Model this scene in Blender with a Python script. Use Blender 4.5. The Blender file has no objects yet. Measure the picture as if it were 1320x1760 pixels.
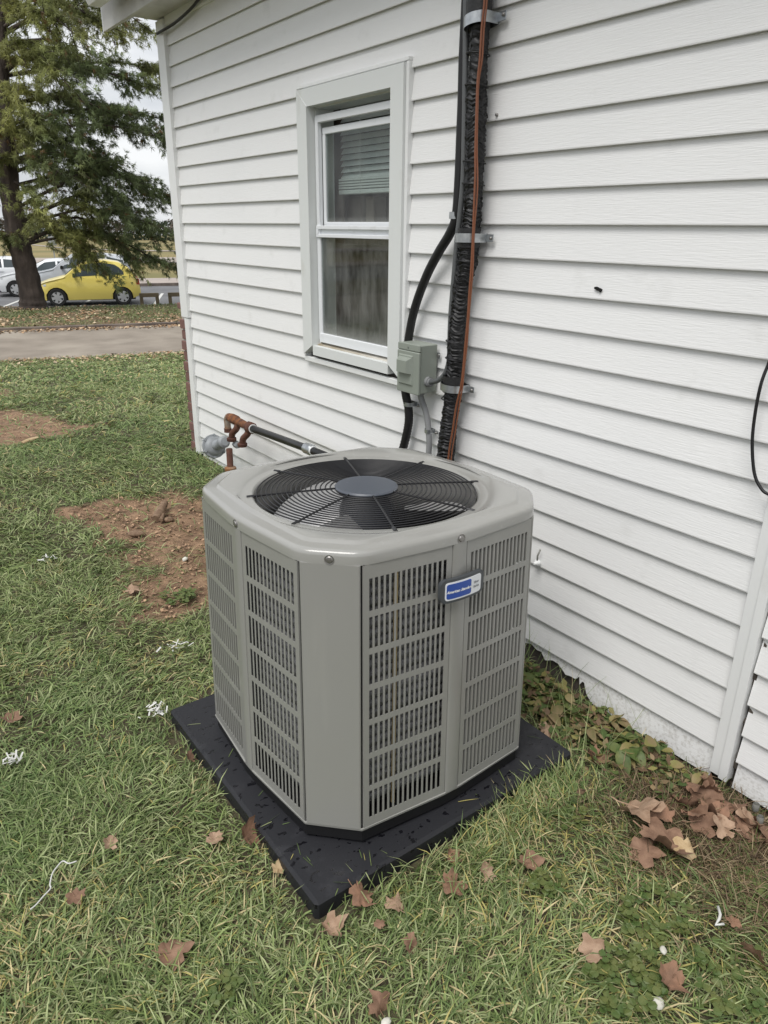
import bpy, math, random
import numpy as np
from mathutils import Matrix, Vector
rnd = random.Random(7)
rs = np.random.RandomState(11)
SC = bpy.context.scene
COL = SC.collection

# ------------------------------------------------------------------ camera, sky, sun, exposure
FPX, CX, CY = 1247.0, 660.0, 880.0
PIT, YAW, ROLL = 0.37316, 0.64173, 0.010531
D = 1.818                      # house wall plane x = D
H = 1.49                       # eye height
F = np.array([math.sin(YAW)*math.cos(PIT), math.cos(YAW)*math.cos(PIT), -math.sin(PIT)])
R0 = np.array([math.cos(YAW), -math.sin(YAW), 0.0]); U0 = np.cross(R0, F)
RV = R0*math.cos(ROLL)+U0*math.sin(ROLL); UV = -R0*math.sin(ROLL)+U0*math.cos(ROLL)
CAM = np.array([0.0, 0.0, H])
cd = bpy.data.cameras.new('camera'); cam = bpy.data.objects.new('camera', cd); COL.objects.link(cam)
cam.matrix_world = Matrix(((RV[0], UV[0], -F[0], 0), (RV[1], UV[1], -F[1], 0), (RV[2], UV[2], -F[2], H), (0, 0, 0, 1)))
cd.sensor_fit = 'HORIZONTAL'; cd.sensor_width = 36.0; cd.lens = 36.0*FPX/1320.0
cd.clip_start = 0.05; cd.clip_end = 2000
SC.camera = cam

SUN_EL, SUN_AZ = math.radians(60), math.radians(-112)      # azimuth from +y towards +x
world = bpy.data.worlds.new('World'); SC.world = world; world.use_nodes = True
wn, wl = world.node_tree.nodes, world.node_tree.links; wn.clear()
def wnode(t, **k):
    n = wn.new(t)
    for a, b in k.items(): setattr(n, a, b)
    return n
sky = wnode('ShaderNodeTexSky', sky_type='NISHITA', sun_disc=False, sun_elevation=SUN_EL, sun_rotation=SUN_AZ)
tc = wnode('ShaderNodeTexCoord'); mp = wnode('ShaderNodeMapping'); mp.inputs['Scale'].default_value = (1.0, 1.0, 3.2)
cn = wnode('ShaderNodeTexNoise'); cn.inputs['Scale'].default_value = 2.3; cn.inputs['Detail'].default_value = 8; cn.inputs['Roughness'].default_value = 0.55
cr = wnode('ShaderNodeValToRGB')
cr.color_ramp.elements[0].position = 0.36; cr.color_ramp.elements[0].color = (5.2, 5.5, 6.0, 1)
cr.color_ramp.elements[1].position = 0.60; cr.color_ramp.elements[1].color = (9.6, 9.7, 9.8, 1)
mx = wnode('ShaderNodeMixRGB'); mx.inputs[0].default_value = 0.9
bg = wnode('ShaderNodeBackground'); bg.inputs['Strength'].default_value = 0.074
wo = wnode('ShaderNodeOutputWorld')
wl.new(tc.outputs['Generated'], mp.inputs['Vector']); wl.new(mp.outputs[0], cn.inputs['Vector']); wl.new(cn.outputs['Fac'], cr.inputs[0])
wl.new(sky.outputs[0], mx.inputs[1]); wl.new(cr.outputs[0], mx.inputs[2]); wl.new(mx.outputs[0], bg.inputs[0]); wl.new(bg.outputs[0], wo.inputs[0])

sd = bpy.data.lights.new('sun', 'SUN'); sd.energy = 1.9; sd.angle = math.radians(34); sd.color = (1.0, 0.97, 0.93)
so = bpy.data.objects.new('sun', sd); COL.objects.link(so)
sdir = Vector((math.sin(SUN_AZ)*math.cos(SUN_EL), math.cos(SUN_AZ)*math.cos(SUN_EL), math.sin(SUN_EL)))
so.rotation_euler = sdir.to_track_quat('Z', 'Y').to_euler(); so.location = (-3, -3, 8)
SC.view_settings.view_transform = 'Standard'; SC.view_settings.look = 'None'
SC.view_settings.exposure = 0.52; SC.view_settings.gamma = 1.0; SC.view_settings.use_curve_mapping = False

# ------------------------------------------------------------------ measuring helpers (photo pixel -> place)
def ray(px, py): return F + RV*(px-CX)/FPX - UV*(py-CY)/FPX
def on(px, py, axis, val):
    r = ray(px, py); return CAM + r*((val-CAM[axis])/r[axis])
def gp(px, py, z=0.0): return on(px, py, 2, z)
def wp(px, py, off=0.0): return on(px, py, 0, D-off)
_v = ray(150, 570)[:2]; VD = _v/np.linalg.norm(_v); UD = np.array([VD[1], -VD[0]])   # view-depth frame for everything beyond the lawn
def ud(u, d, z=0.0): return np.array([UD[0]*u+VD[0]*d, UD[1]*u+VD[1]*d, z])
def pd(px, py, d):
    r = ray(px, py); return CAM + r*(d/(r[:2] @ VD))
def ground_z(x, y):
    x = np.asarray(x, float); y = np.asarray(y, float)
    d = x*VD[0]+y*VD[1]
    z = np.interp(d, [-60, 3.0, 3.9, 4.7, 5.6, 7.5, 10, 12.5, 14.4, 18.3, 18.36, 24.8, 26.5, 27.6, 200], [0, 0, .02, .055, .04, -.08, -.32, -.58, -.75, -.79, -.68, -.85, -1.12, -1.28, -1.28])
    w = np.clip((x-1.35)/.45, 0, 1)*np.clip((1.75-y)/.5, 0, 1)
    return z - .035*w

# ------------------------------------------------------------------ materials
def material(name, col, rough=.6, metal=0.0, spec=.5, col2=None, nscale=8, ndetail=4, nstretch=(1, 1, 1), lo=.35, hi=.65,
             bump=0.0, bscale=80, bstretch=(1, 1, 1), bdist=.002, spots=None, attr=None, coat=0, transl=0, rough2=None):
    m = bpy.data.materials.new(name); m.use_nodes = True
    n, l = m.node_tree.nodes, m.node_tree.links
    b = n['Principled BSDF']; b.inputs['Roughness'].default_value = rough; b.inputs['Metallic'].default_value = metal
    b.inputs['Specular IOR Level'].default_value = spec; b.inputs['Coat Weight'].default_value = coat; b.inputs['Coat Roughness'].default_value = .15
    b.inputs['Base Color'].default_value = (*col, 1)
    geo = n.new('ShaderNodeNewGeometry')
    def noise(scale, detail, stretch):
        mpn = n.new('ShaderNodeMapping'); mpn.inputs['Scale'].default_value = stretch
        t = n.new('ShaderNodeTexNoise'); t.inputs['Scale'].default_value = scale; t.inputs['Detail'].default_value = detail
        l.new(geo.outputs['Position'], mpn.inputs['Vector']); l.new(mpn.outputs[0], t.inputs['Vector'])
        return t
    cur = None
    if attr:
        a = n.new('ShaderNodeAttribute'); a.attribute_name = attr; cur = a.outputs['Color']
    if col2 is not None:
        t = noise(nscale, ndetail, nstretch); r = n.new('ShaderNodeValToRGB')
        r.color_ramp.elements[0].position = lo; r.color_ramp.elements[1].position = hi
        l.new(t.outputs['Fac'], r.inputs[0])
        mm = n.new('ShaderNodeMixRGB'); mm.inputs[1].default_value = (*col, 1); mm.inputs[2].default_value = (*col2, 1)
        l.new(r.outputs[0], mm.inputs[0])
        if cur: l.new(cur, mm.inputs[1])
        cur = mm.outputs[0]
        if rough2 is not None:
            mr = n.new('ShaderNodeMapRange'); mr.inputs['To Min'].default_value = rough; mr.inputs['To Max'].default_value = rough2
            l.new(r.outputs[0], mr.inputs[0]); l.new(mr.outputs[0], b.inputs['Roughness'])
    for sp in (spots or []):                                   # (colour, scale, lo, hi, stretch, strength)
        t = noise(sp[1], 6, sp[4]); r = n.new('ShaderNodeMapRange'); r.inputs['From Min'].default_value = sp[2]; r.inputs['From Max'].default_value = sp[3]
        r.inputs['To Max'].default_value = sp[5]; l.new(t.outputs['Fac'], r.inputs[0])
        mm = n.new('ShaderNodeMixRGB'); mm.inputs[2].default_value = (*sp[0], 1); l.new(r.outputs[0], mm.inputs[0])
        if cur: l.new(cur, mm.inputs[1])
        else: mm.inputs[1].default_value = (*col, 1)
        cur = mm.outputs[0]
    if cur: l.new(cur, b.inputs['Base Color'])
    if bump:
        t = noise(bscale, 5, bstretch); bn = n.new('ShaderNodeBump'); bn.inputs['Strength'].default_value = bump; bn.inputs['Distance'].default_value = bdist
        l.new(t.outputs['Fac'], bn.inputs['Height']); l.new(bn.outputs[0], b.inputs['Normal'])
    if transl:
        tr = n.new('ShaderNodeBsdfTranslucent'); mxs = n.new('ShaderNodeMixShader'); mxs.inputs[0].default_value = transl
        if cur: l.new(cur, tr.inputs[0])
        else: tr.inputs[0].default_value = (*col, 1)
        l.new(b.outputs[0], mxs.inputs[1]); l.new(tr.outputs[0], mxs.inputs[2]); l.new(mxs.outputs[0], n['Material Output'].inputs[0])
    return m

M = {}
def vinyl(name, dirt):
    m = material(name, (.80, .80, .795), .42, spec=.4, col2=(.765, .768, .765), nscale=1.7, lo=.3, hi=.7, bump=.32, bscale=9, bstretch=(1, 2.6, 40), bdist=.003,
                 spots=[((.50, .50, .48), 7.0, .62, .80, (1, 1, 1.3), .32)] + ([((.36, .34, .30), 95, .47, .72, (1, 1, 1), dirt)] if dirt else []))
    return m
M['vinyl'] = vinyl('white_vinyl', 0); M['vinyl_dirty'] = vinyl('dirty_white_vinyl', .52)
M['trim'] = material('white_trim', (.78, .79, .785), .4, bump=.1, bscale=40, spots=[((.5, .48, .42), 9, .62, .75, (1, 1, .6), .35)])
M['casing'] = material('painted_casing', (.68, .70, .69), .5, spots=[((.45, .43, .36), 7, .6, .75, (1, 1, .5), .4)], bump=.15, bscale=60)
M['storm'] = material('white_aluminium', (.76, .78, .80), .35, spots=[((.5, .5, .48), 15, .6, .75, (1, 1, 1), .3)])
M['soffit'] = material('aged_soffit', (.62, .61, .59), .6, spots=[((.30, .28, .26), 6, .5, .7, (1, .6, 1), .5)])
M['roofing'] = material('roof_shingle', (.07, .065, .06), .9, bump=.5, bscale=60)
M['concrete_dark'] = material('foundation_concrete', (.10, .085, .07), .95, col2=(.05, .042, .035), nscale=9, bump=.6, bscale=50, bdist=.01)
M['sheath'] = material('wall_sheathing', (.06, .05, .045), .9)
M['brick'] = material('red_brick', (.20, .105, .085), .9, col2=(.15, .08, .07), nscale=14, bump=.5, bscale=90, bdist=.004)
M['mortar'] = material('mortar', (.36, .33, .30), .95, bump=.4, bscale=120)
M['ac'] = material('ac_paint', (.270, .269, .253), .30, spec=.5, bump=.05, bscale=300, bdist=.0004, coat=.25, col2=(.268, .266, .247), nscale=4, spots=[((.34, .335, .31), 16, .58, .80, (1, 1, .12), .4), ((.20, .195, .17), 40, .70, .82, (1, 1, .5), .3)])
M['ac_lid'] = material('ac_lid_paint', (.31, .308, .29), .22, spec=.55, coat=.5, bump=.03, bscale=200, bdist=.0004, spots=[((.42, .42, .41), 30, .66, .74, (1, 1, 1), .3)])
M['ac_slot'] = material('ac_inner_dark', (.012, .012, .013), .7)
M['coil'] = material('coil_fins', (.25, .25, .253), .45, metal=.3, col2=(.09, .09, .092), nscale=420, ndetail=2, nstretch=(1, 1, .22), lo=.35, hi=.65, bump=.7, bscale=380, bstretch=(1, 1, .25), bdist=.004)
M['brass'] = material('brass_tube', (.30, .23, .11), .6)
M['motor'] = material('motor_dark', (.035, .042, .06), .4, spec=.5)
M['guard'] = material('guard_wire', (.018, .018, .02), .35)
M['cap'] = material('fan_cap', (.075, .085, .105), .38, spots=[((.25, .26, .28), 60, .68, .74, (1, 1, 1), .7)])
M['shroud'] = material('fan_shroud', (.24, .235, .225), .5)
M['alu'] = material('bright_aluminium', (.66, .66, .66), .35, metal=.45, bump=.1, bscale=60)
M['galv'] = material('galvanised_steel', (.55, .57, .58), .35, metal=.9, col2=(.38, .40, .42), nscale=40, bump=.1, bscale=60)
M['screw'] = material('screw_steel', (.30, .29, .28), .4, metal=.8)
M['pad'] = material('black_plastic_pad', (.017, .0175, .021), .55, spec=.4, col2=(.006, .006, .008), nscale=38, ndetail=3, nstretch=(1, 1.4, 1), lo=.60, hi=.63, rough2=.2, bump=.25, bscale=220, bdist=.0015,
                    spots=[((.09, .09, .1), 9, .6, .8, (1, 1, 1), .35)])
M['base'] = material('black_base', (.006, .006, .007), .5)
M['rubber'] = material('black_insulation', (.010, .010, .011), .5, spec=.55, bump=.5, bscale=150, bdist=.003)
M['conduit_b'] = material('black_conduit', (.008, .008, .009), .5)
M['tape'] = material('grey_sleeve', (.055, .058, .062), .6)
M['conduit_g'] = material('grey_pvc', (.24, .245, .25), .45)
M['flex_g'] = material('dark_grey_flex', (.10, .105, .108), .45)
M['copper'] = material('brown_wire', (.20, .070, .032), .45)
M['box'] = material('greygreen_steel', (.25, .275, .24), .45, spots=[((.33, .37, .33), 20, .6, .75, (1, 1, 1), .3)])
M['gas_grey'] = material('grey_cast_iron', (.30, .32, .335), .55, bump=.3, bscale=90, col2=(.22, .235, .25), nscale=18)
M['rust'] = material('rusty_iron', (.22, .085, .03), .85, col2=(.07, .03, .02), nscale=28, bump=.6, bscale=120, bdist=.004)
M['rustdark'] = material('dark_rusty_iron', (.065, .026, .018), .85, col2=(.12, .05, .03), nscale=30, bump=.6, bscale=120, bdist=.004)
M['rustgrey'] = material('rust_stained_grey', (.24, .24, .21), .7, col2=(.25, .12, .05), nscale=14, bump=.3, bscale=100)
M['pipe_black'] = material('black_pipe', (.01, .01, .011), .35)
M['badge_grey'] = material('badge_frame_grey', (.06, .066, .072), .45)
M['badge_white'] = material('badge_white', (.72, .74, .77), .35)
M['badge_blue'] = material('badge_blue', (.025, .075, .34), .35)
M['badge_text_grey'] = material('badge_text_grey', (.25, .26, .28), .5)
M['curtain'] = material('brown_curtain', (.21, .185, .165), .9, col2=(.13, .115, .10), nscale=14, nstretch=(1, 6, .4))
M['curtain_d'] = material('dark_curtain', (.20, .155, .13), .9)
M['blind'] = material('blind_slat', (.82, .85, .83), .5)
M['carton'] = material('carton', (.36, .30, .26), .85)
M['room'] = material('room_wall', (.10, .09, .08), .9)
M['soil'] = None
M['bark'] = material('pine_bark', (.085, .066, .055), .95, col2=(.035, .027, .023), nscale=5, nstretch=(1, 1, .35), bump=1, bscale=9, bstretch=(1, 1, .3), bdist=.06)
M['twig'] = material('pine_twig', (.045, .034, .028), .9)
M['needle'] = material('pine_needles', (.06, .08, .03), .6, attr='col', transl=.38)
M['road'] = material('lane_surface', (.29, .25, .205), .95, col2=(.22, .188, .152), nscale=1.4, nstretch=(1, 1, 1), ndetail=8, bump=.4, bscale=30, bdist=.01,
                     spots=[((.39, .345, .285), .8, .5, .65, (1, 1, 1), .5)])
M['kerbm'] = material('kerb_concrete', (.22, .18, .15), .95, col2=(.10, .08, .07), nscale=2, bump=.4, bscale=20)
M['lot'] = material('asphalt', (.17, .172, .178), .8, col2=(.12, .12, .125), nscale=.7, bump=.3, bscale=40)
M['walk'] = material('pale_walk', (.42, .36, .32), .9, col2=(.34, .30, .27), nscale=1)
M['field'] = material('field_grass', (.17, .155, .055), .95, col2=(.30, .23, .10), nscale=.12, ndetail=6, nstretch=(1, 1, 1))
M['verge'] = material('verge_soil', (.15, .10, .055), .95, col2=(.10, .10, .04), nscale=.9, ndetail=6)
M['rail'] = material('tan_timber', (.25, .20, .13), .9, col2=(.17, .14, .09), nscale=3)
M['glass_d'] = material('dark_glass', (.06, .075, .08), .08, spec=.8)
M['tyre'] = material('tyre', (.012, .012, .012), .8)
M['hub'] = material('silver_hub', (.55, .56, .57), .35, metal=.5)
M['car_y'] = material('yellow_paint', (.80, .66, .16), .3, coat=.6)
M['car_w'] = material('white_paint', (.72, .74, .76), .3, coat=.6)
M['car_s'] = material('silver_paint', (.55, .58, .62), .3, coat=.6, metal=.2)
M['black_trim'] = material('black_trim', (.012, .012, .013), .5)
M['lamp_r'] = material('tail_lamp', (.4, .02, .02), .2)
M['lamp_c'] = material('head_lamp', (.65, .67, .68), .12, spec=.8)
M['leaf_tan'] = material('leaf_tan', (.40, .275, .19), .8, col2=(.29, .185, .12), nscale=40, bump=.4, bscale=90, bdist=.003)
M['leaf_brown'] = material('leaf_brown', (.26, .155, .10), .8, col2=(.17, .095, .06), nscale=40, bump=.4, bscale=90, bdist=.003)
M['leaf_rust'] = material('leaf_rust', (.29, .16, .10), .8, col2=(.19, .11, .07), nscale=40, bump=.4, bscale=90, bdist=.003)
M['leaf_cream'] = material('leaf_cream', (.52, .40, .24), .8, col2=(.40, .28, .15), nscale=40)
M['weed_green'] = material('weed_green', (.075, .125, .03), .55, col2=(.15, .17, .05), nscale=30, transl=.2)
M['weed_yellow'] = material('weed_yellow', (.22, .21, .06), .6, col2=(.30, .23, .11), nscale=25, transl=.2)
M['weed_brown'] = material('weed_brown', (.28, .20, .11), .7, col2=(.15, .14, .05), nscale=30, transl=.2)
M['stone_w'] = material('white_stone', (.68, .67, .60), .7, col2=(.5, .48, .42), nscale=40)
M['scrap_w'] = material('white_scrap', (.62, .62, .59), .8)
M['wood'] = material('weathered_wood', (.25, .17, .11), .9, col2=(.16, .10, .065), nscale=20, nstretch=(3, 3, 1), bump=.4, bscale=60)
M['clear'] = material('clear_plastic', (.42, .42, .39), .3, transl=.5)
M['blade'] = material('grass_blade', (.1, .14, .04), .6, attr='col', transl=.22, spec=.35)
M['litter'] = material('leaf_litter', (.25, .15, .08), .85, attr='col')
M['treeline'] = material('far_trees', (.07, .06, .045), .9, attr='col')
M['black'] = material('matt_black', (.006, .006, .006), .9)

# lawn soil: dark thatch under the blades, bare reddish soil where the "dirt" attribute says so
def soil_mat():
    m = material('soil', (.075, .058, .034), .95, col2=(.11, .10, .05), nscale=16, ndetail=8)
    n, l = m.node_tree.nodes, m.node_tree.links
    b = n['Principled BSDF']; old = b.inputs['Base Color'].links[0].from_socket
    geo = n.new('ShaderNodeNewGeometry')
    t = n.new('ShaderNodeTexNoise'); t.inputs['Scale'].default_value = 9; t.inputs['Detail'].default_value = 10; t.inputs['Roughness'].default_value = .68
    l.new(geo.outputs['Position'], t.inputs['Vector'])
    r = n.new('ShaderNodeValToRGB'); r.color_ramp.elements[0].position = .3; r.color_ramp.elements[0].color = (.13, .075, .043, 1)
    r.color_ramp.elements[1].position = .68; r.color_ramp.elements[1].color = (.42, .27, .165, 1); l.new(t.outputs['Fac'], r.inputs[0])
    a = n.new('ShaderNodeAttribute'); a.attribute_name = 'dirt'
    mm = n.new('ShaderNodeMixRGB'); l.new(a.outputs['Fac'], mm.inputs[0]); l.new(old, mm.inputs[1]); l.new(r.outputs[0], mm.inputs[2]); l.new(mm.outputs[0], b.inputs['Base Color'])
    t2 = n.new('ShaderNodeTexNoise'); t2.inputs['Scale'].default_value = 26; t2.inputs['Detail'].default_value = 9; t2.inputs['Roughness'].default_value = .7
    l.new(geo.outputs['Position'], t2.inputs['Vector'])
    bn = n.new('ShaderNodeBump'); bn.inputs['Strength'].default_value = 1; bn.inputs['Distance'].default_value = .03
    l.new(t2.outputs['Fac'], bn.inputs['Height']); l.new(bn.outputs[0], b.inputs['Normal'])
    return m
M['soil'] = soil_mat()

def glass_mat(name, dust):
    m = bpy.data.materials.new(name); m.use_nodes = True; n, l = m.node_tree.nodes, m.node_tree.links; n.clear()
    out = n.new('ShaderNodeOutputMaterial'); tr = n.new('ShaderNodeBsdfTransparent'); tr.inputs[0].default_value = (.80, .83, .82, 1)
    gl = n.new('ShaderNodeBsdfGlossy'); gl.inputs['Roughness'].default_value = .03
    fr = n.new('ShaderNodeFresnel'); fr.inputs[0].default_value = 1.5
    geo0 = n.new('ShaderNodeNewGeometry'); inv = n.new('ShaderNodeMath'); inv.operation = 'SUBTRACT'; inv.inputs[0].default_value = 1; l.new(geo0.outputs['Backfacing'], inv.inputs[1])
    mu = n.new('ShaderNodeMath'); mu.operation = 'MULTIPLY'; l.new(fr.outputs[0], mu.inputs[0]); l.new(inv.outputs[0], mu.inputs[1])
    m1 = n.new('ShaderNodeMixShader'); l.new(mu.outputs[0], m1.inputs[0]); l.new(tr.outputs[0], m1.inputs[1]); l.new(gl.outputs[0], m1.inputs[2])
    df = n.new('ShaderNodeBsdfDiffuse'); df.inputs[0].default_value = (.50, .50, .48, 1)
    geo = n.new('ShaderNodeNewGeometry'); mpn = n.new('ShaderNodeMapping'); mpn.inputs['Scale'].default_value = (1, 1.6, .55)
    t = n.new('ShaderNodeTexNoise'); t.inputs['Scale'].default_value = 9; t.inputs['Detail'].default_value = 9; t.inputs['Roughness'].default_value = .62
    l.new(geo.outputs['Position'], mpn.inputs[0]); l.new(mpn.outputs[0], t.inputs['Vector'])
    sp = n.new('ShaderNodeSeparateXYZ'); l.new(geo.outputs['Position'], sp.inputs[0])
    zr = n.new('ShaderNodeMapRange'); zr.inputs['From Min'].default_value = dust[0]; zr.inputs['From Max'].default_value = dust[1]
    zr.inputs['To Min'].default_value = 1; zr.inputs['To Max'].default_value = 0; l.new(sp.outputs['Z'], zr.inputs[0])
    nr = n.new('ShaderNodeMapRange'); nr.inputs['From Min'].default_value = .38; nr.inputs['From Max'].default_value = .72; nr.inputs['To Max'].default_value = dust[2]; l.new(t.outputs['Fac'], nr.inputs[0])
    ad = n.new('ShaderNodeMath'); ad.operation = 'MULTIPLY_ADD'; ad.inputs[1].default_value = dust[3]; l.new(zr.outputs[0], ad.inputs[0]); l.new(nr.outputs[0], ad.inputs[2])
    m2 = n.new('ShaderNodeMixShader'); l.new(ad.outputs[0], m2.inputs[0]); l.new(m1.outputs[0], m2.inputs[1]); l.new(df.outputs[0], m2.inputs[2]); l.new(m2.outputs[0], out.inputs[0])
    return m
M['pane_up'] = glass_mat('dusty_upper_glass', (1.50, 1.535, .07, .20)); M['pane_low'] = glass_mat('dusty_lower_glass', (1.02, 1.085, .16, .30))

# ------------------------------------------------------------------ mesh builder and object helpers
class B:
    def __init__(s): s.v = []; s.f = []
    def add(s, vs, fs):
        o = len(s.v); s.v += [tuple(map(float, p)) for p in vs]; s.f += [tuple(i+o for i in q) for q in fs]; return s
    def box(s, x0, x1, y0, y1, z0, z1, bev=0.0, fn=None):
        if bev:
            b = bev; vs = []
            X, Y, Z = (x0, x1), (y0, y1), (z0, z1)
            # chamfered box: 24 verts
            idx = {}
            for i in (0, 1):
                for j in (0, 1):
                    for k in (0, 1):
                        sx, sy, sz = (1, -1)[i]*b, (1, -1)[j]*b, (1, -1)[k]*b
                        for ax, p in enumerate(((X[i], Y[j]+sy, Z[k]+sz), (X[i]+sx, Y[j], Z[k]+sz), (X[i]+sx, Y[j]+sy, Z[k]))):
                            idx[i, j, k, ax] = len(vs); vs.append(p)
            fs = []
            for a in (0, 1):
                fs.append([idx[a, j, k, 0] for j, k in ((0, 0), (1, 0), (1, 1), (0, 1))])
                fs.append([idx[i, a, k, 1] for i, k in ((0, 0), (1, 0), (1, 1), (0, 1))])
                fs.append([idx[i, j, a, 2] for i, j in ((0, 0), (1, 0), (1, 1), (0, 1))])
                for c in (0, 1):
                    fs.append([idx[0, a, c, 1], idx[1, a, c, 1], idx[1, a, c, 2], idx[0, a, c, 2]])
                    fs.append([idx[a, 0, c, 0], idx[a, 1, c, 0], idx[a, 1, c, 2], idx[a, 0, c, 2]])
                    fs.append([idx[a, c, 0, 0], idx[a, c, 1, 0], idx[a, c, 1, 1], idx[a, c, 0, 1]])
            for i in (0, 1):
                for j in (0, 1):
                    for k in (0, 1): fs.append([idx[i, j, k, q] for q in (0, 1, 2)])
        else:
            vs = [(x, y, z) for x in (x0, x1) for y in (y0, y1) for z in (z0, z1)]
            fs = [(0, 1, 3, 2), (4, 6, 7, 5), (0, 4, 5, 1), (2, 3, 7, 6), (0, 2, 6, 4), (1, 5, 7, 3)]
        if fn: vs = [fn(p) for p in vs]
        return s.add(vs, fs)
    def tube(s, path, r, n=10, cap=True, closed=False):
        P = [np.array(p, float) for p in path]; m = len(P); rr = r if hasattr(r, '__len__') else [r]*m
        vs = []; up = None
        for i in range(m):
            if closed: t = P[(i+1) % m]-P[i-1]
            else: t = P[min(i+1, m-1)]-P[max(i-1, 0)]
            t = t/(np.linalg.norm(t)+1e-12)
            if up is None:
                a = np.array([0, 0, 1.0]) if abs(t[2]) < .9 else np.array([1.0, 0, 0]); up = np.cross(np.cross(t, a), t)
            up = up-t*(up@t); up /= np.linalg.norm(up)+1e-12; w = np.cross(t, up)
            for k in range(n):
                a = 2*math.pi*k/n; vs.append(P[i]+rr[i]*(up*math.cos(a)+w*math.sin(a)))
        fs = []
        for i in range(m if closed else m-1):
            for k in range(n):
                a, b = i*n+k, i*n+(k+1) % n; c, d2 = ((i+1) % m)*n+(k+1) % n, ((i+1) % m)*n+k
                fs.append((a, b, c, d2))
        if cap and not closed: fs += [tuple(range(n))[::-1], tuple((m-1)*n+k for k in range(n))]
        return s.add(vs, fs)
    def lathe(s, prof, c=(0, 0, 0), n=24, axis='z', capped=True):
        vs = []
        for (r, z) in prof:
            for k in range(n):
                a = 2*math.pi*k/n; p = (r*math.cos(a), r*math.sin(a), z)
                if axis == 'x': p = (p[2], p[0], p[1])
                if axis == 'y': p = (p[1], p[2], p[0])
                vs.append((p[0]+c[0], p[1]+c[1], p[2]+c[2]))
        fs = [(i*n+k, i*n+(k+1) % n, (i+1)*n+(k+1) % n, (i+1)*n+k) for i in range(len(prof)-1) for k in range(n)]
        if capped: fs += [tuple(range(n))[::-1], tuple((len(prof)-1)*n+k for k in range(n))]
        return s.add(vs, fs)
    def loft(s, rings, caps=True):
        n = len(rings[0]); vs = [p for r in rings for p in r]
        fs = [(i*n+k, i*n+(k+1) % n, (i+1)*n+(k+1) % n, (i+1)*n+k) for i in range(len(rings)-1) for k in range(n)]
        if caps: fs += [tuple(range(n))[::-1], tuple((len(rings)-1)*n+k for k in range(n))]
        return s.add(vs, fs)
    def sweep_profile(s, prof, y0, y1, ends=True):             # prof: closed (x, z) outline swept along y
        n = len(prof); vs = [(x, y0, z) for x, z in prof]+[(x, y1, z) for x, z in prof]
        fs = [(k, (k+1) % n, n+(k+1) % n, n+k) for k in range(n)]
        if ends: fs += [tuple(range(n))[::-1], tuple(range(n, 2*n))]
        return s.add(vs, fs)
    def build(s, name, mat, parent=None, smooth=None, local=False):
        me = bpy.data.meshes.new(name)
        off = np.zeros(3)
        if parent is not None and not local: off = np.array(parent.get('_o', (0, 0, 0)), float)
        me.from_pydata([(p[0]-off[0], p[1]-off[1], p[2]-off[2]) for p in s.v], [], s.f)
        import bmesh
        bm = bmesh.new(); bm.from_mesh(me); bmesh.ops.recalc_face_normals(bm, faces=bm.faces); bm.to_mesh(me); bm.free()
        me.materials.append(mat)
        if smooth is not None:
            me.polygons.foreach_set('use_smooth', [True]*len(me.polygons))
            if smooth < 180: me.set_sharp_from_angle(angle=math.radians(smooth))
        o = bpy.data.objects.new(name, me); COL.objects.link(o)
        if parent is not None:
            o.parent = parent
            if not local: o['_o'] = tuple(off)
        return o

def tag(o, label=None, cat=None, group=None, kind=None):
    if label: o['label'] = label
    if cat: o['category'] = cat
    if group: o['group'] = group
    if kind: o['kind'] = kind
    return o
def thing(name, label, cat, loc=(0, 0, 0), group=None):
    o = bpy.data.objects.new(name, None); COL.objects.link(o); o.location = tuple(map(float, loc)); o['_o'] = tuple(map(float, loc))
    o.empty_display_size = .1
    return tag(o, label, cat, group)
def own(o, label, cat, group=None): return tag(o, label, cat, group)
def structure(o): return tag(o, kind='structure')
def big_mesh(name, V, loops, counts, mat, cols=None, kind=None, parent=None):
    me = bpy.data.meshes.new(name); V = np.asarray(V, np.float32)
    me.vertices.add(len(V)); me.vertices.foreach_set('co', V.ravel())
    me.loops.add(len(loops)); me.loops.foreach_set('vertex_index', np.asarray(loops, np.int32))
    counts = np.asarray(counts, np.int32); me.polygons.add(len(counts))
    me.polygons.foreach_set('loop_start', np.concatenate([[0], np.cumsum(counts)[:-1]]).astype(np.int32))
    me.update(calc_edges=True)
    if cols is not None:
        a = me.color_attributes.new('col', 'FLOAT_COLOR', 'POINT'); c = np.ones((len(V), 4), np.float32); c[:, :3] = cols; a.data.foreach_set('color', c.ravel())
    me.materials.append(mat); o = bpy.data.objects.new(name, me); COL.objects.link(o)
    if parent is not None: o.parent = parent
    if kind: o['kind'] = kind
    return o
def smooth_path(pts, k=8):
    P = [np.array(p, float) for p in pts]; P = [2*P[0]-P[1]]+P+[2*P[-1]-P[-2]]; out = []
    for i in range(1, len(P)-2):
        for j in range(k):
            t = j/k; a, b, c, d2 = P[i-1], P[i], P[i+1], P[i+2]
            out.append(.5*((2*b)+(-a+c)*t+(2*a-5*b+4*c-d2)*t*t+(-a+3*b-3*c+d2)*t**3))
    out.append(P[-2]); return out
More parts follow.
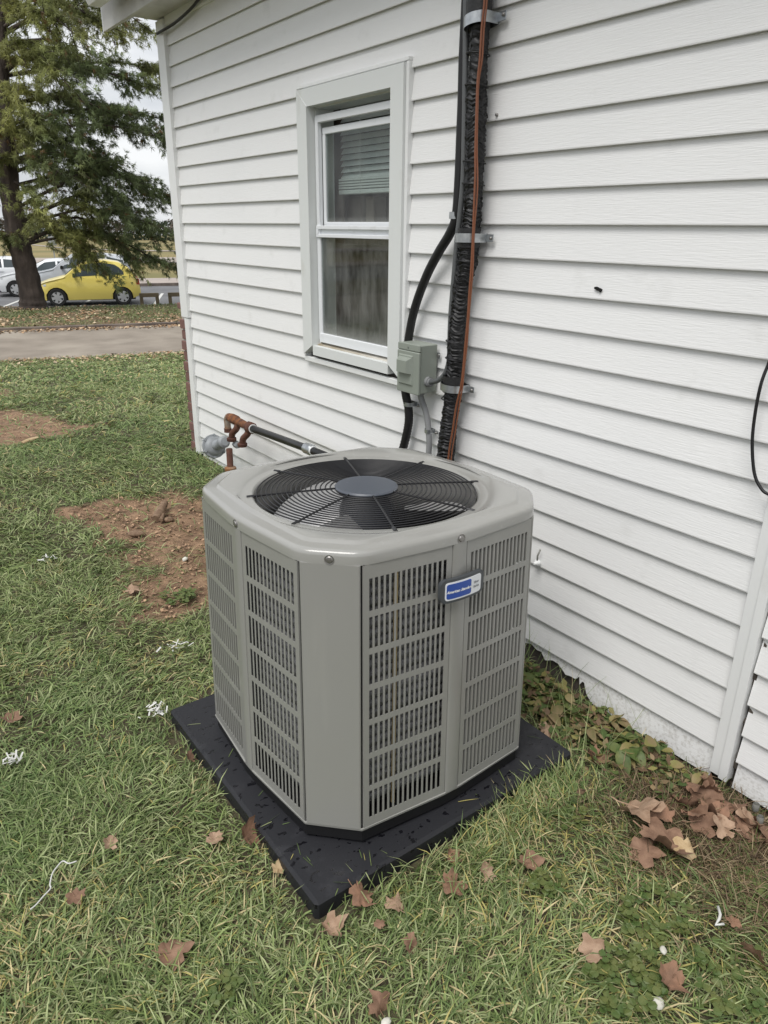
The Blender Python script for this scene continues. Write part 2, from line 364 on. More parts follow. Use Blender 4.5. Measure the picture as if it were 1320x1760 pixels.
def vnoise(x, y, s, seed=0):                                    # cheap smooth value noise
    x = np.asarray(x)*s; y = np.asarray(y)*s
    xi = np.floor(x).astype(np.int64); yi = np.floor(y).astype(np.int64); fx = x-xi; fy = y-yi
    fx = fx*fx*(3-2*fx); fy = fy*fy*(3-2*fy)
    def h(a, b):
        n = (a*374761393+b*668265263+seed*1442695041) & 0x7fffffff; n = ((n ^ (n >> 13))*1274126177) & 0x7fffffff
        return ((n ^ (n >> 16)) & 0xffff)/65535.0
    return (h(xi, yi)*(1-fx)+h(xi+1, yi)*fx)*(1-fy)+(h(xi, yi+1)*(1-fx)+h(xi+1, yi+1)*fx)*fy
def fbm(x, y, s, seed=0): return .55*vnoise(x, y, s, seed)+.28*vnoise(x, y, s*2.1, seed+1)+.17*vnoise(x, y, s*4.3, seed+2)

# ------------------------------------------------------------------ ground, lane, far land
DIRT_A = [gp(*p)[:2] for p in ((128, 888), (175, 872), (235, 862), (300, 858), (375, 880), (420, 960), (420, 1040), (330, 1050), (245, 1058), (205, 1035), (212, 1012), (240, 985), (235, 962), (185, 940), (160, 915))]
DIRT_B = [gp(*p, -.02)[:2] for p in ((-260, 700), (-60, 690), (40, 697), (110, 718), (168, 744), (120, 762), (40, 778), (-60, 785), (-260, 790))]
DIRT_C = [gp(*p, -.1)[:2] for p in ((-60, 655), (15, 648), (30, 660), (10, 675), (-60, 680))]
def poly_sd(x, y, poly):                                        # signed distance, negative inside
    x = np.asarray(x, float); y = np.asarray(y, float); dmin = np.full(x.shape, 1e9); ins = np.zeros(x.shape, bool); n = len(poly)
    for i in range(n):
        (ax, ay), (bx, by) = poly[i], poly[(i+1) % n]; ex, ey = bx-ax, by-ay
        t = np.clip(((x-ax)*ex+(y-ay)*ey)/(ex*ex+ey*ey+1e-12), 0, 1); dmin = np.minimum(dmin, np.hypot(x-ax-t*ex, y-ay-t*ey))
        c = ((ay > y) != (by > y)); xx = (bx-ax)*(y-ay)/((by-ay) if by != ay else 1e-12)+ax; ins ^= c & (x < xx)
    return np.where(ins, -dmin, dmin)
def dirt(x, y):
    m = np.zeros(np.shape(x))
    for P_, w in ((DIRT_A, .10), (DIRT_B, .16), (DIRT_C, .25)):
        s = poly_sd(x, y, P_)+(fbm(x, y, 5, 3)-.5)*.42
        m = np.maximum(m, np.clip(.5-s/w, 0, 1))
    wall = np.clip((np.asarray(x)-1.62)/.14, 0, 1)*np.clip((1.55-np.asarray(y))/.5, 0, 1)*.35
    return np.maximum(m, wall)

def sheet(name, us, ds, zf, mat, attr=False):
    Ug, Dg = np.meshgrid(us, ds); X = UD[0]*Ug+VD[0]*Dg; Y = UD[1]*Ug+VD[1]*Dg; Z = zf(X, Y, Ug, Dg)
    V = np.stack([X, Y, Z], -1).reshape(-1, 3); nu, nd = len(us), len(ds)
    i = (np.arange(nd-1)[:, None]*nu+np.arange(nu-1)[None]).ravel(); q = np.stack([i, i+1, i+1+nu, i+nu], -1).ravel()
    o = big_mesh(name, V, q, [4]*len(i), mat); o.data.polygons.foreach_set('use_smooth', [True]*len(i))
    if attr:
        a = o.data.attributes.new('dirt', 'FLOAT', 'POINT'); a.data.foreach_set('value', dirt(V[:, 0], V[:, 1]).astype(np.float32))
    return structure(o)
def axis(segs):
    out = []
    for a, b, s in segs: out += list(np.arange(a, b-1e-6, s))
    return np.array(out+[segs[-1][1]])
US = axis([(-120, -20, 20), (-20, -5, 1.0), (-5, -2.6, .2), (-2.6, 3.0, .045), (3.0, 6, .3), (6, 40, 4)])
DS = axis([(-40, -4, 6), (-4, .2, .4), (.2, 6.6, .045), (6.6, 14.4, .13)])
def lawn_z(X, Y, U_, D_):
    return ground_z(X, Y)+(fbm(X, Y, 3, 5)-.5)*.03+(fbm(X, Y, 11, 8)-.5)*.018*np.clip((D_-.4), 0, 1)+dirt(X, Y)*(fbm(X, Y, 22, 9)-.62)*.03
sheet('lawn', US, DS, lawn_z, M['soil'], True)
sheet('lane', axis([(-120, 40, 8)]), np.array([14.2, 15.4, 16.6, 18.34]), lambda X, Y, U_, D_: ground_z(X, Y)+.012-.02*(D_ < 14.3), M['road'])
kb = B()
for i in range(40):
    u0 = -40+i*2.0
    q = [ud(u0+.012, 18.3, 0), ud(u0+1.988, 18.3, 0), ud(u0+1.988, 18.46, 0), ud(u0+.012, 18.46, 0)]
    z0, z1 = -.9, -.655
    kb.add([(p[0], p[1], z0) for p in q]+[(p[0], p[1], z1) for p in q], [(0, 1, 5, 4), (1, 2, 6, 5), (2, 3, 7, 6), (3, 0, 4, 7), (4, 5, 6, 7)])
structure(kb.build('kerb', M['kerbm']))
def verge_z(X, Y, U_, D_):
    return np.interp(D_, [18.4, 24.8, 26.5, 27.6], [-.675, -.85, -1.12, -1.29])+(fbm(X, Y, .8, 2)-.5)*.05+.28*np.exp(-((U_+3.6)/1.1)**2-((D_-25.2)/1.0)**2)
sheet('verge', axis([(-120, -6, 6), (-6, 6, .3), (6, 60, 6)]), axis([(18.4, 27.6, .25)]), verge_z, M['verge'])
sheet('car_park', axis([(-120, 60, 10)]), np.array([27.3, 33, 38.5]), lambda X, Y, U_, D_: -1.25+0*X, M['lot'])
pl = B()
for i in range(9):
    u0 = -8+i*2.6; q = [ud(u0, 29.2, -1.246), ud(u0+.12, 29.2, -1.246), ud(u0+.9, 34.0, -1.246), ud(u0+.78, 34.0, -1.246)]
    pl.add(q, [(0, 1, 2, 3)])
structure(pl.build('parking_lines', M['scrap_w']))
fk = B(); q = [ud(-60, 38.3), ud(60, 38.3), ud(60, 38.55), ud(-60, 38.55)]
fk.add([(p[0], p[1], -1.4) for p in q]+[(p[0], p[1], -1.12) for p in q], [(0, 1, 5, 4), (1, 2, 6, 5), (2, 3, 7, 6), (3, 0, 4, 7), (4, 5, 6, 7)])
structure(fk.build('far_kerb', M['kerbm']))
sheet('far_pavement', axis([(-60, 60, 10)]), np.array([38.55, 42.4]), lambda X, Y, U_, D_: -1.13+0*X, M['walk'])
def far_z(X, Y, U_, D_): return np.interp(D_, [42, 55, 66, 110, 260, 900], [-1.14, -.98, -.93, -1.0, -3.0, -9])+(fbm(X, Y, .05, 4)-.5)*.6*np.clip((D_-66)/60, 0, 1)
sheet('field', axis([(-500, -60, 60), (-60, 60, 4), (60, 500, 60)]), axis([(42.4, 70, 2.3), (70, 270, 10), (270, 900, 90)]), far_z, M['field'])
sheet('far_road', axis([(-200, 200, 20)]), np.array([55.5, 60, 64.5]), lambda X, Y, U_, D_: -.90+0*X, M['walk'])
pb = B(); 
for a, b2 in zip(range(0, 12), range(1, 13)):
    def pth(i): 
        u = -5.0+i*1.6; return u, 78+26*math.exp(-i*.32)
    (u0, d0), (u1, d1) = pth(a), pth(b2); w = 3.0
    f = lambda u, d: ud(u, d, float(far_z(np.array(UD[0]*u+VD[0]*d), np.array(UD[1]*u+VD[1]*d), u, d))+.05)
    pb.add([f(u0, d0), f(u1, d1), f(u1, d1+w), f(u0, d0+w)], [(0, 1, 2, 3)])
structure(pb.build('far_path', M['walk']))
# base plane reaching the horizon on every other side
bp = B(); 
ring = [(-900, -900), (900, -900), (900, 900), (-900, 900)]
bp.add([(x, y, -9.2) for x, y in ring], [(0, 1, 2, 3)]); structure(bp.build('distant_ground', M['field']))
sl = B(); sl.add([ud(-900, -900, -.06), ud(900, -900, -.06), ud(900, -3.9, -.06), ud(-900, -3.9, -.06)], [(0, 1, 2, 3)])
sl.add([ud(-900, -4, -.06), ud(-119, -4, -.06), ud(-119, 43, -1.3), ud(-900, 43, -1.3)], [(0, 1, 2, 3)])
sl.add([ud(39, -4, -.06), ud(900, -4, -.06), ud(900, 43, -1.3), ud(39, 43, -1.3)], [(0, 1, 2, 3)])
structure(sl.build('surrounding_ground', M['field']))
# far wood
nT = 26000
tu = rs.uniform(-140, 140, nT); td = 250+rs.uniform(0, 26, nT); th = 4.2+4.2*fbm(tu, td*0, .09, 3)+1.5*(vnoise(tu, tu*0, .5, 5)); tz = -3.3+th*rs.uniform(0, 1, nT)**.8
pts = np.stack([UD[0]*tu+VD[0]*td, UD[1]*tu+VD[1]*td, tz], -1); off = rs.normal(0, .42, (nT, 3, 3)); V = (pts[:, None]+off).reshape(-1, 3)
ev = vnoise(tu, tu*0, .12, 9) > .55
cc = np.where(ev[:, None], [[.03, .045, .025]], [[.085, .07, .055]])*rs.uniform(.6, 1.4, (nT, 1))
big_mesh('far_wood', V, np.arange(nT*3), [3]*nT, M['treeline'], np.repeat(cc, 3, 0), 'stuff')

# ------------------------------------------------------------------ the house
EXPO = .1016
def seam(k): return 1.504-EXPO*k
house = thing('house', 'white vinyl sided house wall with a narrow window and brick front edge', 'house', (D, 3, 0))
Y0, Y1 = .800, 4.490
WY0, WY1, WZ0, WZ1 = 2.312, 3.058, .925, 2.030               # outer edge of the window casing
def plank_prof(z):                                              # outline in (x, z): face leans out towards its butt edge
    return [(D+.0165, z+EXPO+.008), (D+.0138, z+EXPO), (D+.0012, z+.012), (D, z+.004), (D+.0004, z+.0008), (D+.002, z-.0005), (D+.0045, z+.0005), (D+.0055, z+.007), (D+.018, z+.007), (D+.0205, z+EXPO+.008)]
def plank(z, segs, mat, parent=None):
    b = B()
    for a, c in segs: b.sweep_profile(plank_prof(z), a, c)
    if len(segs) == 2:                                          # piece left standing above or below the window
        z_lo, z_hi = z, z+EXPO
        if z < WZ1+.014 < z_hi: z_lo = WZ1+.014
        elif z < WZ0-.033 < z_hi: z_hi = WZ0-.033
        else: z_hi = z_lo
        if z_hi-z_lo > .004:
            xa, xb = D+.001+.0128*(z_lo-z)/EXPO, D+.001+.0128*(z_hi-z)/EXPO
            b.sweep_profile([(xa, z_lo), (xb, z_hi), (D+.0165, z_hi+.008), (D+.0205, z_hi+.008), (D+.0205, z_lo)] if z_lo > z else [(D, z+.003), (D+.001, z+.012), (xb, z_hi), (D+.018, z_hi), (D+.018, z+.003), (D+.0025, z-.001)], segs[0][1]-.001, segs[1][0]+.001)
    return b.build('siding_plank', mat, parent or house)
proto = None
for k in range(-10, 15):
    z = seam(k)
    if z < WZ1 and z+EXPO > WZ0: plank(z, [(Y0, WY0+.002), (WY1-.002, Y1)], M['vinyl'])
    elif proto is None:
        proto = plank(z, [(Y0, Y1)], M['vinyl']); z_proto = z
    else:
        o = proto.copy(); COL.objects.link(o); o.parent = house; o.location = (0, 0, z-z_proto)
# bottom course: torn away behind the condenser, dirty towards the corner
zb = seam(15)
bt = B(); ys = np.arange(Y0, Y1+.001, .008); tops = []; 
tear_y = [.80, 1.06, 1.20, 1.235, 1.262, 1.285, 1.295, 1.302, 1.315, 1.33, 1.36, 1.40, 1.43, 1.455, 1.48, 1.50, 1.53, 1.56, 1.60, 1.75, 1.90, 2.4, 4.49]
tear_z = [.0, .0, .0, .0, .014, .044, .022, .046, .034, .034, .030, .046, .044, .036, .050, .047, .055, .050, .055, .05, .02, .0, .0]
nv = len(ys); vs = []
for y in ys:
    zl = zb+.001+max(0, np.interp(y, tear_y, tear_z)*1.5+(.006*(fbm(np.array(y), np.array(0.), 60)-.5) if 1.26 < y < 2.0 else 0))
    zt = zb+EXPO+.004
    xf = D+.0138*(zl-zb)/EXPO
    vs += [(D+.0138, y, zt), (xf, y, zl), (xf+.0022, y, zl+.0005), (D+.0175, y, zt)]
bt.add(vs, [(i*4+j, i*4+(j+1) % 4, i*4+4+(j+1) % 4, i*4+4+j) for i in range(nv-1) for j in range(4)])
bot = bt.build('siding_plank', M['vinyl_dirty'], house); bot['label'] = 'dirt speckled lowest plank with a torn ragged edge'
sh = B(); fdz = 0.0
for a in ((Y0-.02, WY0+.06, -.05, 2.75), (WY1-.06, Y1+.03, -.05, 2.75), (WY0+.06, WY1-.06, -.05, WZ0+.04), (WY0+.06, WY1-.06, WZ1-.06, 2.75)):
    sh.box(D+.021, D+.12, a[0], a[1], a[2]+.12, a[3])
sh.build('wall', M['sheath'], house)
B().box(D+.022, D+.2, -.3, 4.55, -.5, .07).build('foundation', M['concrete_dark'], house)
# corner post at the far end and its cut lower length
cp = B(); cp.sweep_profile([(D-.016, .953), (D-.016, 2.545), (D+.1, 2.545), (D+.1, .953)], 4.487, 4.590); cp.build('corner_trim', M['trim'], house)
cp2 = B(); cp2.sweep_profile([(D-.012, .06), (D-.012, .948), (D+.09, .948), (D+.09, .06)], 4.492, 4.556); cp2.build('corner_trim', M['trim'], house)
# bricks of the front veneer, seen edge on past the corner
bkz = .055; i = 0; bproto = {}
while bkz+.057 < .99:
    long = i % 2 == 0
    key = long
    if key not in bproto:
        bb = B().box(D+.000 if long else D+.006, D+(.20 if long else .10), 4.560, 4.664, 0, .057, .003)
        o = bb.build('brick', M['brick'], house, local=False); o['z0'] = 0.0; bproto[key] = o; o.location = (0, 0, bkz)
    else:
        o = bproto[key].copy(); COL.objects.link(o); o.parent = house; o.location = (rnd.uniform(-.003, .003), 0, bkz)
    bkz += .068; i += 1
B().box(D+.012, D+.5, 4.562, 4.655, .03, .985).build('mortar', M['mortar'], house)
B().box(D+.0, D+.5, 4.552, 4.69, .992, 1.03, .004).build('brick_ledge', M['brick'], house)
B().box(D+.1, D+3.2, 4.53, 4.60, 1.0, 2.75).build('front_wall', M['trim'], house)
# eave: frieze, soffit, fascia, gutter, roof
B().box(D-.004, D+.02, .2, 4.49, 2.515, 2.60, .003).build('frieze_board', M['trim'], house)
B().box(D-.17, D+.02, .2, 4.60, 2.556, 2.570).build('soffit', M['soffit'], house)
fa = B(); fa.sweep_profile([(D-.192, 2.535), (D-.172, 2.535), (D-.172, 2.78), (D-.192, 2.78)], .2, 4.94); fa.build('fascia', M['soffit'], house)
gz = B(); gz.loft([[(D-.192, 4.94, 2.535), (D-.192, 4.94, 2.80), (D+.5, 4.94, 3.0), (D+.5, 4.94, 2.90)], [(D-.192, 4.955, 2.535), (D-.192, 4.955, 2.80), (D+.5, 4.955, 3.0), (D+.5, 4.955, 2.90)]]); gz.build('rake_board', M['trim'], house)
rk = B(); rk.loft([[(D-.168, 4.605, 2.60), (D+.5, 4.605, 2.86), (D+.5, 4.605, 2.875), (D-.168, 4.605, 2.615)], [(D-.168, 4.935, 2.60), (D+.5, 4.935, 2.86), (D+.5, 4.935, 2.875), (D-.168, 4.935, 2.615)]]); rk.build('rake_soffit', M['soffit'], house)
gut = B(); gut.sweep_profile([(D-.355, 2.72), (D-.35, 2.65), (D-.325, 2.605), (D-.262, 2.605), (D-.262, 2.72), (D-.267, 2.72), (D-.267, 2.61), (D-.322, 2.61), (D-.345, 2.652), (D-.35, 2.72)], .2, 4.745); gut.build('gutter', M['trim'], house)
rf = B(); rf.loft([[(D-.36, .2, 2.785), (D+3.5, .2, 4.2), (D+3.5, .2, 4.23), (D-.36, .2, 2.81)], [(D-.36, 4.98, 2.785), (D+3.5, 4.98, 4.2), (D+3.5, 4.98, 4.23), (D-.36, 4.98, 2.81)]]); rf.build('roof', M['roofing'], house)
# window: casing (the part itself) and its pieces
win = B()
iy0, iy1, iz0, iz1 = 2.388, 2.978, .972, 1.962
X0, X1 = D-.022, D+.02
win.loft([[(X0, iy1, iz1), (X0, WY1, WZ1), (X1, WY1, WZ1), (X1, iy1, iz1)], [(X0, iy0, iz1), (X0, WY0, WZ1), (X1, WY0, WZ1), (X1, iy0, iz1)]])
win.loft([[(X0-.003, iy0, iz1), (X0-.003, WY0, WZ1), (X1, WY0, WZ1), (X1, iy0, iz1)], [(X0-.003, iy0, iz0), (X0-.003, WY0, WZ0), (X1, WY0, WZ0), (X1, iy0, iz0)]])
win.loft([[(X0-.003, iy1, iz1), (X0-.003, WY1, WZ1), (X1, WY1, WZ1), (X1, iy1, iz1)], [(X0-.003, iy1, iz0), (X0-.003, WY1, WZ0), (X1, WY1, WZ0), (X1, iy1, iz0)]])
win.loft([[(X0, iy0+.001, iz0), (X0, iy0+.001, WZ0+.004), (X1, iy0, WZ0+.004), (X1, iy0, iz0)], [(X0, iy1-.001, iz0), (X0, iy1-.001, WZ0+.004), (X1, iy1, WZ0+.004), (X1, iy1, iz0)]])
window = win.build('window', M['casing'], house)
jc = B()
for a in ((WY0-.016, WY0, WZ0-.012, WZ1+.004), (WY1, WY1+.013, WZ0-.012, WZ1+.004)): jc.box(D-.014, D+.012, a[0], a[1], a[2], a[3], .002)
jc.box(D-.016, D+.012, WY0-.016, WY1+.013, WZ1+.004, WZ1+.018, .002); jc.box(D-.012, D+.012, WY0-.016, WY1+.013, WZ0-.035, WZ0-.012, .002); jc.build('trim_channel', M['trim'], window)
jb = B()
jb.box(D+.02, D+.11, iy0-.02, iy0+.004, iz0, iz1); jb.box(D+.02, D+.11, iy1-.004, iy1+.02, iz0, iz1); jb.box(D+.02, D+.11, iy0, iy1, iz1-.004, iz1+.02)
jb.build('jamb', M['casing'], window)
B().loft([[(D+.004, iy0, iz0+.001), (D+.09, iy0, iz0+.03), (D+.09, iy0, iz0-.02), (D+.004, iy0, iz0-.02)], [(D+.004, iy1, iz0+.001), (D+.09, iy1, iz0+.03), (D+.09, iy1, iz0-.02), (D+.004, iy1, iz0-.02)]]).build('sill', material('stained_sill', (.55, .53, .48), .7, col2=(.27, .22, .14), nscale=9, nstretch=(1, .5, 1)), window)
sx0, sx1 = D+.012, D+.034
oy0, oy1 = iy0+.012, iy1-.006; oz0, oz1 = 1.000, 1.928
st = B()
st.box(sx0, sx1, oy0, oy0+.020, oz0, oz1, .002); st.box(sx0+.004, sx1, oy0+.0205, oy0+.036, oz0, oz1-.001, .002); st.box(sx0-.004, sx1-.01, oy0-.010, oy0-.001, oz0-.006, oz1+.004, .0015)
st.box(sx0, sx1, oy1-.022, oy1, oz0, oz1, .002); st.box(sx0+.0005, sx1, oy0, oy1, oz1-.026, oz1+.002, .002)
st.build('storm_frame', M['storm'], window)
us = B(); uy0, uy1 = oy0+.037, oy1-.024
us.box(sx1, sx1+.016, uy0, uy1, 1.858, 1.884, .002); us.box(sx1, sx1+.016, uy0, uy0+.006, 1.5, 1.858); us.box(sx1, sx1+.016, uy1-.020, uy1, 1.5, 1.858, .002); us.box(sx1+.0005, sx1+.016, uy0, uy1, 1.492, 1.512, .002)
us.build('sash', M['storm'], window)
mr = B(); mr.box(sx0-.006, sx0+.012, oy0+.010, oy1-.002, 1.448, 1.462, .0015); mr.box(sx0-.006, sx0+.012, oy0+.010, oy1-.002, 1.482, 1.497, .0015)
mr.box(sx0-.006, sx0+.012, oy0+.010, oy0+.024, 1.462, 1.482); mr.box(sx0-.006, sx0+.012, oy1-.02, oy1-.002, 1.462, 1.482); mr.box(sx0+.008, sx0+.014, oy0+.02, oy1-.01, 1.46, 1.484); mr.build('meeting_rail', M['storm'], window)
ls = B(); ls.box(sx0+.002, sx0+.018, uy0-.018, uy0+.004, 1.0, 1.45, .002); ls.box(sx0+.002, sx0+.018, uy1, uy1+.016, 1.0, 1.45, .002); ls.box(sx0-.002, sx0+.018, uy0-.018, uy1+.016, .988, 1.030, .002); ls.build('lower_sash', M['storm'], window)
B().box(sx1+.006, sx1+.009, uy0, uy1, 1.505, 1.865).build('pane', M['pane_up'], window)
B().box(sx0+.009, sx0+.012, uy0, uy1, 1.02, 1.45).build('pane', M['pane_low'], window)
# what shows inside the room
rm = B(); rx0, rx1 = D+.125, D+2.2
rm.add([(rx1, 1.4, .2), (rx1, 3.9, .2), (rx1, 3.9, 2.5), (rx1, 1.4, 2.5), (rx0, 1.4, .2), (rx0, 3.9, .2), (rx0, 3.9, 2.5), (rx0, 1.4, 2.5)], [(0, 1, 2, 3), (0, 1, 5, 4), (1, 2, 6, 5), (2, 3, 7, 6), (3, 0, 4, 7)])
rm.build('room_wall', M['room'], house)
def folds(name, y0, y1, z0, z1, x, amp, n, mat, label):
    b = B(); m = n*6+1; vs = []
    for i in range(m):
        t = i/(m-1); y = y0+(y1-y0)*t; dx = amp*math.sin(t*n*2*math.pi)+amp*.5*math.sin(t*n*3.7+1)
        vs += [(x+dx, y, z0), (x+dx*.7, y, z1)]
    b.add(vs, [(2*i, 2*i+2, 2*i+3, 2*i+1) for i in range(m-1)])
    return own(b.build(name, mat, None, 180), label, 'curtain')
folds('curtain', 2.36, 3.12, .96, 1.46, D+.17, .012, 4, M['curtain'], 'grey brown cloth hanging behind the lower dusty window pane')
folds('curtain', 2.985, 3.16, 1.40, 1.98, D+.165, .010, 3, M['curtain_d'], 'dark brown side curtain behind the upper pane, beside the blind')
bl = thing('window_blind', 'pale slatted blind half drawn behind the upper window pane', 'blind', (D+.16, 2.6, 1.9))
sproto = None
for i in range(12):
    z = 1.690+i*.0245
    if sproto is None:
        sb = B(); sb.loft([[(D+.135, 2.36, z), (D+.152, 2.36, z+.024), (D+.154, 2.36, z+.024), (D+.137, 2.36, z)], [(D+.135, 2.962, z), (D+.152, 2.962, z+.024), (D+.154, 2.962, z+.024), (D+.137, 2.962, z)]])
        sproto = sb.build('slat', M['blind'], bl); zs0 = z
    else:
        o = sproto.copy(); COL.objects.link(o); o.parent = bl; o.location = (0, rnd.uniform(-.004, .004), z-zs0)
bs = B()
for q in range(4): bs.box(D+.13, D+.16, 2.36, 2.972, 1.648+q*.011, 1.656+q*.011, .001)
bs.build('gathered_slats', M['blind'], bl); B().box(D+.132, D+.158, 2.36, 2.976, 1.626, 1.645, .003).build('bottom_rail', M['blind'], bl)
B().tube([(D+.128, 2.80, 1.63), (D+.128, 2.80, 1.96)], .0015, 5).build('cord', M['blind'], bl)
own(B().box(D+.24, D+.34, 2.95, 3.07, 1.40, 1.625, .004).build('carton', M['carton']), 'broad brown carton standing on the inner window ledge', 'box')
own(B().box(D+.20, D+.27, 2.80, 2.862, 1.40, 1.62, .004).build('carton', M['carton']), 'slim brown carton standing on the inner window ledge', 'box')
own(B().box(D+.128, D+.36, 2.36, 3.15, 1.40, 1.42, .002).build('shelf_board', M['room']), 'dark ledge board inside the window behind the middle rail', 'shelf')

# right-hand corner post, gap and the extension
ct = B(); ct.sweep_profile([(D-.018, .006), (D-.018, 2.52), (D+.018, 2.52), (D+.018, .006)], .744, .768); ct.sweep_profile([(D-.012, .008), (D-.012, 2.52), (D+.018, 2.52), (D+.018, .008)], .7685, .7985); ct.build('corner_trim', M['trim'], house)
ext = thing('house_extension', 'white vinyl sided extension wall beyond the corner post and dark gap', 'house', (D, .3, 0))
eproto = None
ez = [.487, .377, .274, .173, .082]
for i in range(-19, 5):
    z = ez[i] if i >= 0 else .487-.1016*i
    b = B(); y1 = .741-.002*max(i, 0)+rnd.uniform(-.0015, .0015)
    vs = [(D-.010, z+.003), (D-.0092, z), (D-.006, z), (D-.005, z+.006), (D+.008, z+.006), (D+.010, z+.108), (D+.006, z+.108), (D+.0045, z+.1016)]
    b.sweep_profile([(x, zz) for x, zz in vs], -3.0, y1); b.build('siding_plank', M['vinyl'], ext)
b = B(); b.sweep_profile([(D-.006, -.008), (D-.001, -.008), (D+.010, .088), (D+.0045, .088)], -3.0, .730); lp = b.build('siding_plank', M['vinyl_dirty'], ext); lp['label'] = 'stained lowest plank'
B().box(D+.021, D+.1, -3, .735, -.02, 2.5).build('wall', M['concrete_dark'], ext)
gapb = B()
for i in range(60):
    y = rnd.uniform(.728, .742); z = rnd.uniform(-.03, .8); a, c = rnd.uniform(.003, .009), rnd.uniform(.004, .022); x = D+rnd.uniform(.004, .016); t = rnd.uniform(-.5, .5)
    gapb.loft([[(x-.004, y-a, z-c+t*a), (x-.004, y+a, z-c*.8), (x-.004, y+a*.8, z+c+t*a), (x-.004, y-a*.9, z+c*.7)], [(x+.006, y-a, z-c), (x+.006, y+a, z-c), (x+.006, y+a, z+c), (x+.006, y-a, z+c)]])
gapb = gapb.build('rubble', M['concrete_dark'], ext); gapb['kind'] = 'stuff'

# small things on the wall
own(B().tube(smooth_path([wp(270, 58, .03), wp(282, 51, .03), wp(297, 42, .02), wp(312, 30, .02), wp(330, 13, .02), wp(350, -8, .02), wp(420, -50, .02)]), .007, 8).build('service_cable', M['conduit_b'], None, 180), 'black service cable sagging under the eave at the house corner', 'cable')
own(B().tube(smooth_path([wp(1345, 560, .02), wp(1322, 622, .02), wp(1308, 660, .03), wp(1298, 710, .03), wp(1293, 760, .03), wp(1296, 810, .03), wp(1306, 836, .03), wp(1322, 850, .03), wp(1360, 855, .03)]), .0042, 8).build('hanging_cable', M['conduit_b'], None, 180), 'thin black cable looping down the wall above the corner post', 'cable')
hk = wp(927, 966, .0); hook = thing('wall_anchor', 'pale anchor eye with a short tie sticking up, right of the condenser', 'anchor', hk)
B().lathe([(.012, -.006), (.012, -.012), (.007, -.02), (.004, -.028)], (hk[0], hk[1], hk[2]), 14, 'x').build('eye', M['trim'], hook, 60)
B().tube([hk+np.array([-.012, 0, .004]), hk+np.array([-.016, -.003, .03]), hk+np.array([-.008, -.006, .052])], .0032, 6).build('tie', M['clear'], hook, 180)
hh = wp(1028, 497, .002); hb = B(); n = 14
rr = [(.0085+.0022*math.sin(k*.9+1)+.0012*math.sin(k*2.3))*(1.35 if abs(math.cos(2*math.pi*k/n-.5)) > .8 else .85) for k in range(n)]
hb.loft([[(hh[0]-.001, hh[1]+rr[k]*math.cos(2*math.pi*k/n), hh[2]+.8*rr[k]*math.sin(2*math.pi*k/n)) for k in range(n)], [(hh[0]+.003, hh[1]+rr[k]*math.cos(2*math.pi*k/n), hh[2]+.8*rr[k]*math.sin(2*math.pi*k/n)) for k in range(n)]])
own(hb.build('hole', M['black']), 'small ragged black hole in the white siding right of the pipes', 'hole')
sw = wp(853, 197, .004); own(B().lathe([(.005, .004), (.005, -.001), (.003, -.003)], tuple(sw), 10, 'x').build('screw', M['screw']), 'lone screw head in the siding beside the upper pipes', 'screw')

# ------------------------------------------------------------------ pipes on the wall
ls_ = thing('line_set', 'thick black insulated pipe bundle with brown wires running down the siding', 'pipe', (D-.05, 1.92, .5))
def wy(y, z, off): return np.array([D-off, y, z])
cpx = [(833, -90), (827, 0), (820, 150), (817, 240), (813, 350), (809, 395), (802, 460), (795, 485), (789, 535), (785, 585), (783, 635), (777, 685), (771, 735), (766, 785), (764, 850)]
mainp = smooth_path([wp(x, y, .045) for x, y in cpx]+[np.array([D-.12, 1.96, .42]), np.array([D-.3, 1.92, .40])], 56)
rad = []; acc = 0
for i, p in enumerate(mainp):
    if i: acc += np.linalg.norm(mainp[i]-mainp[i-1])
    ph = acc/.0125*2*math.pi+1.6*math.sin(acc*23)+1.1*math.sin(acc*61)
    rad.append(.0298+.0017*math.sin(ph)*(.6+.5*math.sin(acc*37))+.0013*math.sin(acc*131)+.0018*math.sin(acc*17)+.0008*math.sin(acc*290))
ib = B(); ib.tube(mainp, rad, 18)
ib.v = [(x+.0022*math.sin(z*700+y*900)+.0018*rnd.uniform(-1, 1), y+.0022*math.sin(z*430+x*800)+.0018*rnd.uniform(-1, 1), z+.007*math.sin(y*190+x*150+z*9)) for x, y, z in ib.v]
ib.build('suction_line', M['rubber'], ls_, 180)
gpx = [(803, -90), (801, 0), (800, 120), (798, 240), (796, 310), (790, 375), (786, 410), (780, 480), (775, 540), (773, 590), (772, 618), (766, 640), (756, 652), (745, 656), (736, 657)]
ib = B(); ib.tube(smooth_path([wp(x, y, .055) for x, y in gpx], 10), .0095, 12)
ib.build('control_conduit', M['flex_g'], ls_, 180)
for j, (wpx, rr_) in enumerate((([(838, -90), (833, 0), (828, 50), (825, 100), (821, 140), (819, 190), (817, 260), (817, 300), (815, 350), (813, 400), (810, 460), (807, 500), (804, 545), (800, 590), (796, 635), (792, 665), (784, 700), (778, 740), (771, 785), (768, 850)], .0038),
                               ([(841, -90), (837, 0), (832, 50), (829, 100), (823, 140), (821, 190), (820, 260), (821, 300), (820, 340), (815, 400), (813, 460), (810, 500), (806, 545), (803, 590), (798, 635), (795, 665), (789, 700), (783, 740), (776, 785), (773, 850)], .0026))):
    ib = B(); ib.tube(smooth_path([wp(x, y, .0785-.003*j) for x, y in wpx], 8), rr_, 8); ib.build('thermostat_wire', M['copper'], ls_, 180)
def at_z(zq):
    return min(mainp, key=lambda p: abs(p[2]-zq))
